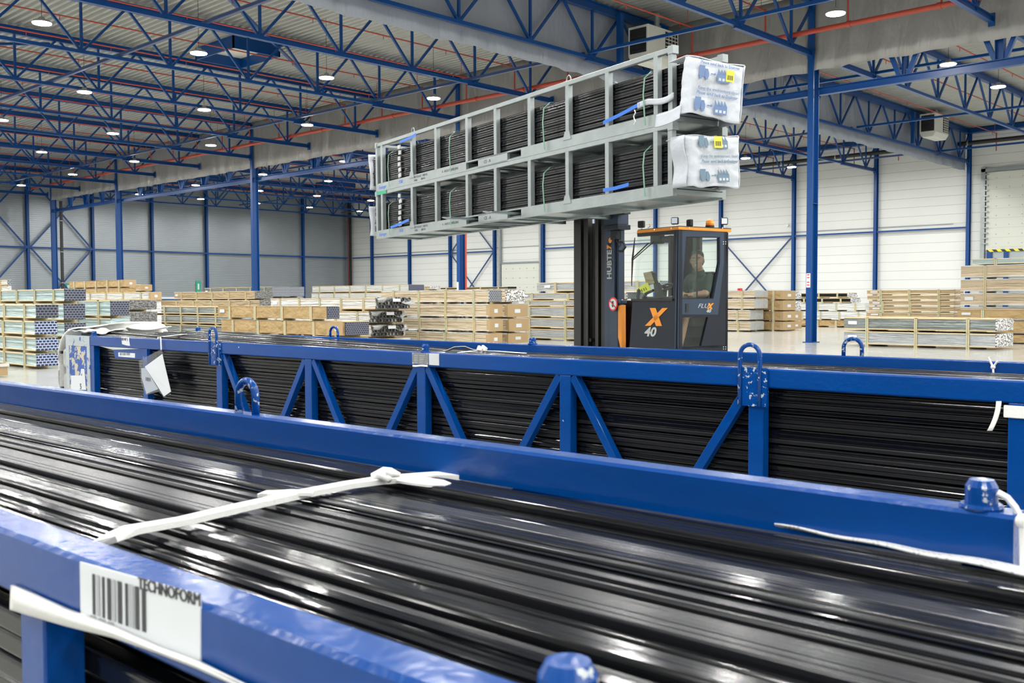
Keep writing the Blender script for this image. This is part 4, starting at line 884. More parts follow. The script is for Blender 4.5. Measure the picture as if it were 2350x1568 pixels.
# legs
for s in (-1, 1): limb(body, [(PX+s*.09, 1.98, 1.40), (PX+s*.12, 1.60, 1.36), (PX+s*.12, 1.50, .95), (PX+s*.12, 1.42, .82)], [.10, .062, .045, .04]); limb(body, [(PX+s*.12, 1.50, .83), (PX+s*.12, 1.36, .82)], [.045, .035])
o = body.build('body', 'skin', D); fuse(o, .009, 3)
h = MB()
def hb2(f, s, u, r, sc): hball(h, f, s, u, r, sc)
hb2(-.022, 0, .055, .1, (1.0, .84, .82)); hb2(-.045, 0, .0, .085, (.8, 1.0, 1.2)); hb2(.03, 0, .098, .05, (1.0, 1.35, .55))
o = h.build('hair', 'hair', D); fuse(o, .008, 2)
f = MB()
for s in (-1, 1): hball(f, .083, s*.032, .008, .011, (.5, 1.4, .6), 10, 6)
f.build('eyes', 'eyew', D, smooth=True)
f = MB()
for s in (-1, 1): hball(f, .089, s*.031, .008, .006, (.4, 1, 1), 8, 6); 
f.build('irises', 'hair', D)
f = MB()
for s in (-1, 1): hball(f, .087, s*.034, .032, .008, (.5, 2.6, .6), 8, 6)
f.build('eyebrows', 'hair', D)
f = MB(); hball(f, .100, 0, -.062, .012, (.4, 2.2, .7), 12, 6); f.build('mouth', 'lip', D)
f = MB(); hball(f, .1045, 0, -.060, .008, (.3, 2.2, .5), 12, 6); f.build('teeth', 'teeth', D)
c = MB(); c.ball((PX, 2.0, 1.42), .172, 16, 10, (1.15, .85, .8)); c.ball((PX, 2.0, 1.58), .178, 16, 10, (1.1, .85, 1)); c.ball((PX, 1.99, 1.76), .178, 16, 10, (1.36, .84, .9)); c.ball((PX, 1.92, 1.55), .16, 16, 10, (1.1, .9, 1)); limb(c, [(PX, 1.99, 1.85), (PX, 1.975, 1.93)], [.10, .074])
for k, ex_ in ((0, (PX-.235, 1.89, 1.70)), (1, (PX+.225, 1.90, 1.70))): limb(c, [sh[k], ex_], [.083, .072])
o = c.build('shirt', 'shirt', D); fuse(o, .010, 3)
c = MB()
for s in (-1, 1): limb(c, [(PX+s*.09, 1.98, 1.40), (PX+s*.12, 1.68, 1.37)], [.125, .085])
o = c.build('shorts', 'shorts', D); fuse(o, .012, 2)
# ================================================================= BLUE RACKS
def px_ribbon(fr, pts, ycoord, w, mname, nm, label, cat, t=.003, side=None, group=None):
    b = MB(); P = [fr.Y(px, py, ycoord) for px, py in pts]; b.ribbon(P, w, t, side); o = b.build(nm, mname); o.matrix_world = Matrix.Translation(fr.o) @ Matrix.Rotation(fr.ang, 4, 'Z'); return tag(o, label, cat, group)
def FM(fr): return Matrix.Translation(fr.o) @ Matrix.Rotation(fr.ang, 4, 'Z')
def loop(e, x, y, H, r=.06, h=.13, th=.011, down=0):
    z0 = H-(down if down else .01)
    pts = [(x-r, y, z0)]+[(x-r*math.cos(t), y, H+h-r+r*math.sin(t)) for t in [math.pi*k/12 for k in range(13)]]+[(x+r, y, z0)]
    b = MB(); b.tube(pts, th, 12); return b.build('lifting_loop', 'rackdark', e, smooth=True)
def stud(e, x, y, H, r=.026, h=.055):
    b = MB(); b.cyl((x, y, H-.005), (x, y, H+h-.012), r, 20); b.cyl((x, y, H+h-.012), (x, y, H+h), r, 20, r*.75); b.tube([(x+r*1.15*math.cos(t), y+r*1.15*math.sin(t), H+.003) for t in [k*math.pi/8 for k in range(17)]], .006, 6)
    return b.build('stacking_stud', 'rackdark', e, smooth=False)
def blue_rack(fr, xl, xr, wid, label, nposts, fposts, diags, pw):
    e = empty('profile_rack', fr.o, fr.ang, label, 'rack'); H = 1.2
    for side, y in (('near', 0), ('far', wid)):
        b = MB(); b.cbx(xl, xr, y-.035, y+.035, 1.10, H, .007); b.build('top_rail', 'rack', e)
        b = MB(); b.cbx(xl, xr, y-.035, y+.035, .06, .16, .007); b.build('bottom_rail', 'rack', e)
        for x in (nposts if side == 'near' else fposts):
            b = MB(); b.bx(x-pw/2, x+pw/2, y-.032, y+.032, .16, 1.10); b.build('post', 'rack', e, bevel=.004)
        if side == 'near' or True:
            for x, s in diags:
                b = MB(); b.bar((x+s*(pw/2+.01), y, 1.095), (x+s*.66, y, .16), .05, .055, (0, 1, 0)); b.build('diagonal', 'rack', e, bevel=.003)
    for x in [xl+.035, xr-.035]+[p for p in nposts[1:-1]]:
        b = MB(); b.bx(x-.03, x+.03, .03, wid-.03, .06, .14); b.build('cross_member', 'rack', e)
    for x in (xl+.3, xr-.3, (xl+xr)/2):
        for y in (0, wid): b = MB(); b.bx(x-.06, x+.06, y-.04, y+.04, 0, .06); b.build('foot', 'rack', e)
    return e
RB = Frame((-4.8, 4.665, 0), R(1.55)); RC = Frame((-1.0, .645, 0), R(1.9))
BX = lambda px, py: RB.Y(px, py, -.035).x
bp = [(BX(206, 860)+BX(217, 860))/2-.0, (BX(323, 880)+BX(343, 880))/2, (BX(493, 900)+BX(512, 900))/2, (BX(697, 900)+BX(716, 900))/2, (BX(954, 920)+BX(977, 920))/2, (BX(1281, 950)+BX(1311, 950))/2, (BX(1714, 1000)+BX(1753, 1000))/2, BX(2311, 1000)+.045]
xlB = BX(152, 800)
WB = 1.375
rb = blue_rack(RB, xlB, bp[-1]+.5, WB, 'blue steel rack in the middle, full of black bars, with slanting struts', bp, bp, [(bp[2], 1), (bp[3], -1), (bp[3], 1), (bp[4], -1), (bp[4], 1), (bp[5], -1), (bp[5], 1), (bp[6], -1)], .086)
# loops, studs on rack B
for (a, c) in ((480, 505), (1699, 1750)):
    x = (BX(a, 800)+BX(c, 800))/2; loop(rb, x, -.05, 1.2, .058, .125, .012, .20)
    b = MB(); b.bx(x-.045, x+.10, -.050, -.032, 1.0, 1.205); b.build('loop_plate', 'rackdark', rb)
XF = lambda px, py, y=WB: RB.Y(px, py, y).x
for px in (767, 1957): loop(rb, XF(px, 800), WB, 1.2, .06, .11 if px > 1000 else .10, .013)
for px in (455, 1222): stud(rb, XF(px, 775), WB, 1.2, .03, .055)
for px in (209, 968): stud(rb, BX(px, 800), 0, 1.2, .026, .055)
# corner plate with worn grey paint
x2 = BX(206, 800)
b = MB(); ring(b, [(xlB, -.04, 1.2), (x2, -.04, 1.2), (x2, -.04, .5), (xlB, -.04, .5)], [(xlB+.075, -.04, 1.09), (x2-.06, -.04, 1.09), (x2-.06, -.04, .6), (xlB+.075, -.04, .6)], (0, .012, 0)); b.build('corner_plate', 'greypaint', rb)
b = MB(); b.bx(xlB+.07, x2-.055, -.036, -.02, .55, 1.1); b.build('worn_label', 'ochre', rb)
q1, q2 = RB.Y(163, 862, -.04), RB.Y(197, 890, -.04)
b = MB(); b.ext([RB.Y(x, y, -.042) for x, y in ((163, 862), (184, 862), (186, 847), (193, 847), (197, 895), (163, 895))], (0, .004, 0)); b.cur = 1; put_text(b, '5', .085, RB.Y(183, 893, -.045), (1, 0, 0), (0, 0, 1)); put_text(b, '4', .04, RB.Y(186, 863, -.045), (1, 0, 0), (0, 0, 1)); b.build('number_label', ['paper', 'ink'], rb)
b = MB(); A = lambda x, y: RB.Y(x, y, -.0385); b.ext([A(278, 773), A(295, 774), A(298, 794), A(290, 793), A(280, 790)], (0, .003, 0)); b.cur = 1; put_text(b, 'EB NF 5', .038, A(279, 781.5)+Vector((0, -.002, 0)), (1, 0, 0), (0, 0, 1)); b.build('worn_sticker', ['paper', 'ink'], rb)
b = MB(); b.ext([A(945.5, 809.5), A(982.5, 811), A(983, 837), A(946, 835.5)], (0, .003, 0)); b.cur = 1
for k in range(5):
    b.bar(A(951, 816+4*k)+Vector((0, -.002, 0)), A(959, 816.3+4*k)+Vector((0, -.002, 0)), .004, .001, (0, 1, 0)); b.bar(A(963, 816.5+4*k)+Vector((0, -.002, 0)), A(975-k, 817+4*k)+Vector((0, -.002, 0)), .004, .001, (0, 1, 0))
for q in ((947.5, 811.5), (981, 813), (948, 833.5), (981, 835)): c = A(*q); b.cyl(c, c+Vector((0, -.003, 0)), .005, 8)
b.build('data_plate', ['tallyplate', 'lgrey'], rb)
b = MB(); b.ext([A(984, 811), A(1007, 812), A(1007.5, 839), A(984.5, 837.5)], (0, .003, 0)); b.build('blank_plate', 'paleink', rb)
b = MB(); b.sheet(lambda u, v: A(948+34*u, 837.5+4*v+.5*math.sin(8*u)), 8, 2, (0, -.006, 0)); o = b.build('foam_strip', 'foam'); o.matrix_world = FM(RB); tag(o, 'thin white foam piece under the metal data plate of the middle rack', 'foam')
# cloth, tag and clear bag at the left of rack B
b = MB(); b.sheet(lambda u, v: RB.Y(227+118*u, 795+2*u+v*(11*math.sin(math.pi*u)+.5), -.03)+Vector((0, .02*v, 0)), 18, 5, (0, .008, 0)); o = b.build('foam_flap', 'foam', smooth=True); o.matrix_world = FM(RB); tag(o, 'white foam sheet sagging below the rail at the middle rack left end', 'foam')
b = MB(); A2 = lambda x, y: RB.Y(x, y, -.02); b.ext([A2(260, 803), A2(343, 800), A2(341, 826), A2(264, 822)], (0, .01, 0)); b.cur = 1; b.ext([A2(272, 809)+Vector((0, -.002, 0)), A2(310, 811)+Vector((0, -.002, 0)), A2(310, 821.5)+Vector((0, -.002, 0)), A2(272, 818.5)+Vector((0, -.002, 0))], (0, .002, 0)); b.cur = 2
for k in range(8): b.bar(A2(277+3*k, 810)+Vector((0, -.004, 0)), A2(277+3*k, 815.5)+Vector((0, -.004, 0)), .007 if k % 3 else .012, .001, (0, 1, 0))
b.build('barcode_holder', ['rack', 'paper', 'ink'], rb)
e = empty('document_pouch', RB.o, RB.ang, 'clear plastic pouch with folded white paper hanging on the middle rack', 'pouch')
A3 = lambda x, y, o=-.07: RB.Y(x, y, o)
b = MB(); b.ext([A3(318, 828), A3(371, 801), A3(394, 901), A3(376, 912), A3(364, 899), A3(335, 907), A3(324, 880)], (0, .004, 0)); b.build('pouch', 'bagclear', e)
b = MB(); b.ext([A3(332, 842, -.075), A3(372, 813, -.085), A3(392, 899, -.085), A3(376, 910, -.08), A3(352, 872, -.075)], (0, .003, 0)); b.build('paper_fold', 'paper', e)
b = MB(); b.ext([A3(324, 845, -.06), A3(334, 845, -.066), A3(363, 893, -.066), A3(336, 904, -.06), A3(325, 868, -.06)], (0, .002, 0)); b.cur = 1
for k in range(4): b.bar(A3(335+3*k, 866+k*.6, -.069), A3(335+3*k, 874+k*.6, -.069), .010, .001, (0, 1, 0))
b.build('paper_sheet', ['paleink', 'ink'], e)
b = MB(); b.tube([A3(370, 803, -.06), A3(369, 778, -.045), A3(368, 775, -.02)], .006, 6); b.build('tie', 'strap', e)
# cable ties and straps at the right of rack B
b = MB(); q = [RB.Y(2268, 820, WB-.04), RB.Y(2279, 843, WB-.045), RB.Y(2289, 829, WB-.045), RB.Y(2280, 860, WB-.06)]; b.tube([q[0], q[1]], .006, 6); b.tube([q[2], q[1], q[3]], .006, 6); b.ball(q[1], .014); o = b.build('cable_tie', 'strap'); o.matrix_world = FM(RB); tag(o, 'white cable tie on the far rail of the middle rack, far right', 'cable tie')
b = MB(); b.sheet(lambda u, v: RB.Y(2286+12*u-18*v*v-3*v, 921+68*v, -.045-.01*v), 3, 8, (0, .003, 0)); o = b.build('strap_tail', 'strap', smooth=True); o.matrix_world = FM(RB); tag(o, 'short white strap end hanging below the middle rack rail, far right', 'strap')
b = MB(); b.bx(BX(2311, 930)-.012, BX(2311, 930)+.25, -.045, -.034, 1.035, 1.09); o = b.build('strap_band', 'strap', bevel=.004); o.matrix_world = FM(RB); tag(o, 'white band round the rightmost post of the middle rack', 'strap')
b = MB(); b.ribbon([RB.Y(365, 778, .03), RB.Y(366, 774, .05)]+[RB.Z(x, y, z) for x, y, z in ((372, 773, 1.225), (405, 769, 1.22), (430, 767, 1.21), (452, 768.5, 1.20), (468, 770, 1.19))], .035, .004); b.ball(RB.Z(462, 769, 1.19), .03, 10, 6, (1.5, 1, .5)); b.ball(RB.Z(475, 769.5, 1.185), .03, 10, 6, (1.5, 1, .5)); o = b.build('strap_band', 'strap'); o.matrix_world = FM(RB); tag(o, 'white strap across the bars of the middle rack above the clear pouch', 'strap')
b = MB(); b.ribbon([RB.Z(x, y, 1.17) for x, y in ((500, 772), (520, 774), (540, 773), (552, 774))], .04, .004); b.ribbon([RB.Z(530, 773, 1.17), RB.Z(538, 768, 1.2), RB.Z(545, 769, 1.2)], .03, .004); o = b.build('strap_band', 'strap'); o.matrix_world = FM(RB); tag(o, 'white loose strap end beside the left lifting loop of the middle rack', 'strap')
b = MB(); b.ribbon([RB.Z(x, y, z) for x, y, z in ((1020, 806, 1.15), (1033, 803, 1.165), (1048, 796, 1.21), (1062, 795, 1.215), (1080, 802, 1.18), (1110, 805, 1.16), (1140, 806, 1.155), (1165, 808, 1.15), (1205, 811, 1.147))], .04, .004); b.ribbon([RB.Z(x, y, z) for x, y, z in ((1050, 810, 1.148), (1080, 806, 1.16), (1108, 805, 1.16))], .035, .004)
for q in ((1101, 800), (1110, 799)): c = RB.Z(q[0], q[1]+3, 1.17); b.box(c, (.05, .02, .05), ry=.5)
o = b.build('strap_band', 'strap'); o.matrix_world = FM(RB); tag(o, 'white strap with raised loop on the middle rack, right of the data plate', 'strap')
# bars of rack B
mt = FM(RB); GB = 'black bars in the middle blue rack'; xr = bp[-1]+.2
hB = .0275
for i in range(34):
    z = .165+i*hB
    place_bar(RB, mt, (xlB+.15+rnd.uniform(0, .1), .045+rnd.uniform(0, .014), z), rnd.randrange(4), xr-xlB-.2, rnd.choice(['bar', 'bar2', 'bar3', 'bar']), .05, hB*.92, 'black bar at the near face of the middle rack, %s from bottom' % nth(i), GB, rz=rnd.uniform(-.0007, .0007), ry=rnd.uniform(-.0006, .0006))
b = MB()
for i in range(33):
    for j in range(23):
        zz, yy = .165+i*hB, .105+.052*j; b.bx(xlB+.1+rnd.uniform(0, .1), xr-.05, yy, yy+.048, zz, zz+hB*.9)
o = b.build('profile_bar', 'bar2'); o.matrix_world = mt; tag(o, 'black bars packed inside the middle blue rack', 'profile bars', GB, 'stuff')
for j in range(22):
    y = .06+j*.056; place_bar(RB, mt, (xlB+1.7+rnd.uniform(0, .1), y, 1.092+rnd.uniform(-.003, .004)), rnd.randrange(4), xr-xlB-1.8, rnd.choice(['bar', 'bar2', 'bar3']), .052, .046, 'black bar on top in the middle rack, %s from the near rail' % nth(j), GB, rz=rnd.uniform(-.001, .001), ry=rnd.uniform(-.0003, .0006))
for j in range(15):
    y = .085+j*.08; place_bar(RB, mt, (xlB-.02+(.12 if j < 6 else .7)+rnd.uniform(-.08, .08), y, 1.172+.006*(j % 3)), rnd.randrange(4), 5.0, rnd.choice(['bar', 'bar2', 'bar3']), .074, .045, 'black bar heaped at the left end of the middle rack, %s from near side' % nth(j), GB, ry=.0190+rnd.uniform(-.0006, .0006))
# foam over the left end
prof = [(xlB-.34, .35), (xlB-.36, .75), (xlB-.34, .98), (xlB-.24, 1.12), (xlB-.12, 1.22), (xlB+.0, 1.265), (xlB+.18, 1.285), (xlB+.33, 1.285)]
xfr = RB.Y(345, 748, 1.3).x-(xlB+.33)
def pf2(u):
    t = u*(len(prof)-1); i = min(int(t), len(prof)-2); t -= i; return prof[i][0]+(prof[i+1][0]-prof[i][0])*t, prof[i][1]+(prof[i+1][1]-prof[i][1])*t
def ff(u, v):
    x, z = pf2(u); y = .02+1.33*v
    return Vector((x+xfr*v*max(0, u-.4)/.6+.010*math.sin(v*70)*(1 if u > .9 else .2)+.02*math.sin(u*11+v*4), y, z+.012*math.sin(v*6+u*5)+(.02*v if u > .6 else 0)))
b = MB(); b.sheet(ff, 24, 60, (.0, 0, .014)); o = b.build('foam_cover', 'foam', smooth=True); o.matrix_world = mt; tag(o, 'white foam net draped over the left end of the middle rack', 'foam cover')
b = MB(); b.sheet(lambda u, v: Vector((xlB-.10+.62*u+.05*math.sin(v*9), .03+.36*v, 1.245-.012*u+.018*math.sin(1.2+u*7)*math.sin(3+v*6)+.008*math.sin(17*u+5*v))), 14, 6, (0, 0, .012)); o = b.build('foam_sheet', 'foam', smooth=True); o.matrix_world = mt; tag(o, 'crumpled white foam sheet on near bars at the middle rack left end', 'foam sheet')
b = MB(); b.sheet(lambda u, v: Vector((RB.Y(322, 752, 1.0).x-.2+.55*u, .75+.5*v+.05*math.sin(5*u), 1.262-.02*u+.016*math.sin(9*u+5*v))), 10, 8, (0, 0, .012)); o = b.build('foam_sheet', 'foam', smooth=True); o.matrix_world = mt; tag(o, 'small white foam sheet round far bars at the middle rack left end', 'foam sheet')
for i, z in enumerate((.42, .68, .95)):
    b = MB(); b.cbx(xlB-.24, xlB+.15, .03, .5, z-.12, z+.10, .03); o = b.build('wrapped_bundle', 'plastic', bevel=.015); o.matrix_world = mt; tag(o, 'clear-wrapped bundle end at the worn corner of middle rack, %s from below' % nth(i), 'bundle end')
    o2 = MB()
    for k in range(9): o2.box((xlB-.26+rnd.uniform(-.02, .01), .04+.05*k, z+rnd.uniform(-.1, .08)), (.05, .04, .03))
    o2.build('bar_tips', 'bar', o)

# ---- nearest rack C
CX = lambda px, py, y=-.035: RC.Y(px, py, y).x
WC = 1.165
xrC = RC.Y(2340, 1200, WC).x; xlC = -9.9
pc1 = (CX(40, 1500)+CX(100, 1500))/2
cps = [pc1+1.36*k for k in range(-6, 0)]+[pc1, pc1+1.36, xrC-.05]
cps = [x for x in cps if xlC < x < xrC-.3]+[xrC-.045]
rc = blue_rack(RC, xlC, xrC, WC, 'nearest blue steel rack in the foreground, full of glossy black bars', cps, cps, [(cps[2], 1), (cps[3], -1), (cps[3], 1), (cps[5], -1)], .086)
loop(rc, RC.Y(567, 915, WC).x, WC, 1.2, .048, .105, .013)
stud(rc, RC.Y(2252, 1150, WC).x, WC, 1.2, .027, .05); stud(rc, RC.Y(1303, 1575, 0).x, .0, 1.2, .027, .05)
A = lambda x, y, o=-.0365: RC.Y(x, y, o)
b = MB(); b.ext([A(183, 1290), A(459, 1366), A(460, 1524), A(185, 1420)], (0, .002, 0)); b.cur = 1
C0, C1, C2 = A(183, 1290), A(459, 1366), A(185, 1420); eu = (C1-C0); ev = (C2-C0)
L = lambda u, v: C0+eu*u+ev*v+Vector((0, -.0008, 0))
bw = [(.125, .022), (.165, .026), (.215, .02), (.262, .03), (.305, .03), (.355, .034), (.42, .02), (.452, .04), (.505, .03), (.56, .03)]
for i, (u, w_) in enumerate(bw):
    b.cur = 1 if i % 3 != 1 else 2; b.ext([L(u, .14), L(u+w_, .14), L(u+w_, .84), L(u, .84)], (0, -.0005, 0))
b.cur = 1; put_text(b, 'TECHNOFORM', .0225, L(.53, .165), eu.normalized(), (0, 0, 1)); b.cur = 2; put_text(b, '278  C29  112', .012, L(.1, .97), eu.normalized(), (0, 0, 1))
b.build('barcode_label', ['paper', 'ink', 'greyink'], rc)
# cloth under the near rail
lo = [(22, 1400), (60, 1412), (150, 1438), (260, 1465), (360, 1500), (450, 1535), (540, 1575), (640, 1620)]; hi = [(24, 1343), (70, 1362), (150, 1398), (260, 1440), (350, 1483), (450, 1520), (540, 1565), (640, 1612)]
def cl(u, v):
    t = u*7; i = min(int(t), 6); t -= i; f_ = lambda P: (P[i][0]+(P[i+1][0]-P[i][0])*t, P[i][1]+(P[i+1][1]-P[i][1])*t); a, c = f_(hi), f_(lo)
    return RC.Y(a[0]+(c[0]-a[0])*v, a[1]+(c[1]-a[1])*v, -.042-.012*math.sin(math.pi*v))
b = MB(); b.sheet(cl, 28, 8, (0, .006, 0)); o = b.build('webbing_cloth', 'strap', smooth=True); o.matrix_world = FM(RC); tag(o, 'white woven strap sagging under the rail below the large barcode label', 'strap')
# bars of rack C
mt = FM(RC); GC = 'black bars in the nearest blue rack'; y = .045; j = 0; x0c, x1c = -5.7, 1.5
while y < 1.116:
    wd = min(rnd.choice([.028, .036, .044, .052, .064, .075]), 1.127-y); hz = rnd.choice([.032, .038, .042]); dz = rnd.choice([-.016, -.010, -.004, 0, 0, .004]) if y < 1.0 else .015
    if wd < .012: break
    place_bar(RC, mt, (x0c+rnd.uniform(-.05, .05), y+.030*(y/1.1), 1.062-hz+.036+dz), rnd.randrange(4), x1c-x0c, rnd.choice(['bar', 'bar2', 'bar', 'bar3']), wd-.002, hz, 'glossy black bar on top in the nearest rack, %s from near rail' % nth(j), GC, rz=-.010*(y/1.1)+rnd.uniform(-.0006, .0006), ry=rnd.uniform(-.0005, .0005))
    y += wd+rnd.uniform(0.001, .005); j += 1
for i in range(14):
    place_bar(RC, mt, (x0c+rnd.uniform(-.05, .05), .040+rnd.uniform(0, .01), .40+i*.044), rnd.randrange(4), x1c-x0c, rnd.choice(['bar', 'bar2', 'bar3']), .046, .041, 'black bar at the near face of the nearest rack, %s from below' % nth(i), GC, rz=rnd.uniform(-.0005, .0005))
b = MB()
for i in range(20):
    for j in range(19):
        zz, yy = .16+i*.044, .092+.053*j
        if i < 5 and j == 0: b.bx(x0c, x1c, .045, .088, zz, zz+.04)
        b.bx(x0c+rnd.uniform(0, .1), x1c-rnd.uniform(0, .05), yy, yy+.049, zz, zz+.040)
o = b.build('profile_bar', 'bar'); o.matrix_world = mt; tag(o, 'black bars packed inside the nearest rack', 'profile bars', GC, 'stuff')
NX = RC.Z(1850, 1195, 1.105).x
b = MB(); b.sheet(lambda u, v: Vector((NX+(.9-NX)*u, 1.131-(.004+.115*min(1, 1.1*u))*v, 1.112+.008*min(1, 3*v)+.0015*math.sin(30*u))), 40, 4, (0, 0, .004)); o = b.build('netting_strip', 'net', smooth=True); o.matrix_world = mt; tag(o, 'white netting strip beside the far rail of the nearest rack, at right', 'netting')
# the white strap tied across
tp = 1.109
def RZ(x, y, dz=0): return RC.Z(x, y, tp+dz)
b = MB(); pts = [RZ(236, 1246, -.004), RZ(262, 1232, .012), RZ(300, 1217, .014), RZ(420, 1196, .004), RZ(560, 1163, .003), RZ(700, 1132, .006), RZ(800, 1113, .004), RZ(870, 1103, .005), RZ(930, 1098, .004), RZ(1000, 1092, .003), RZ(1060, 1093, .002), RZ(1110, 1098, .001), RZ(1142, 1104, -.004)]
b.ribbon(pts, [.046, .046, .042, .038, .038, .040, .042, .050, .060, .055, .045, .036, .022], .013)
b.ribbon([RZ(720, 1132, .010), RZ(665, 1131, .012), RZ(625, 1133, .010), RZ(604, 1133, .006), RZ(593, 1138, .004)], [.03, .042, .044, .038, .006], .008)
b.ribbon([RZ(920, 1102, .004), RZ(965, 1105, .004), RZ(1000, 1110, .003), RZ(1030, 1114, .001)], [.05, .08, .075, .03], .006)
o = b.build('strap_band', 'strap', smooth=False); o.matrix_world = mt; tag(o, 'white webbing strap knotted across the glossy bars of the nearest rack', 'strap')
k = MB(); c = RZ(882, 1098, .014); k.tube([c+Vector((-.035, -.01, 0)), c+Vector((-.01, .012, .012)), c+Vector((.02, .0, .016)), c+Vector((.036, .02, .01))], .014, 8, [.010, .015, .014, .006]); k.tube([c+Vector((-.03, .012, .004)), c+Vector((0, -.012, .012)), c+Vector((.03, -.008, .0))], .012, 8, [.009, .013, .008]); k.build('knot', 'strap', o, smooth=True)
b = MB(); P = [RC.Y(x, y, WC-.01) for x, y in ((2290, 1131), (2312, 1143), (2330, 1165), (2340, 1186))]+[RC.Y(2347, 1196, WC-.045), RC.Y(2349, 1330, WC-.045)]; b.tube(P, .006, 8); b.ball(P[4], .012); o = b.build('cable_tie', 'strap'); o.matrix_world = mt; tag(o, 'white cable tie at the right end of the nearest rack', 'cable tie')
# ================================================================= STACKED BUNDLES
STY = {  # wrap material, edge board material
    'glass': ('glassfilm', 'wood2'), 'kraft': ('kraft', 'kraft'), 'tan': ('kraft2', 'wood2'), 'beige': ('beige', 'whitefilm'), 'greyf': ('greyfilm', 'wood'), 'white': ('whitefilm', 'wood'),
    'alu': ('alu', 'wood'), 'silver': ('alu', 'wood2'), 'dark': ('bar', 'wood'), 'pale': ('whitefilm', 'whitefilm')}
DESC = {'glass': 'pale green film bundle', 'kraft': 'brown paper bundle', 'tan': 'tan paper bundle', 'beige': 'beige bundle', 'greyf': 'grey film bundle', 'white': 'whitish bundle', 'alu': 'timber-framed silvery bundle', 'silver': 'silvery bundle', 'dark': 'bundle of dark bars', 'pale': 'pale film bundle'}
EDESC = {'endblue': ', blue profile ends,', 'enddark': ', dark profile ends,', 'endgrey': ', grey section ends,', 'card': ', cardboard end,', 'tubes': ', round tube ends,', 'endmesh': ', mottled end,', 'endalu': ', crumpled end,', 'plastic': ', plastic-wrapped end,', '': ''}
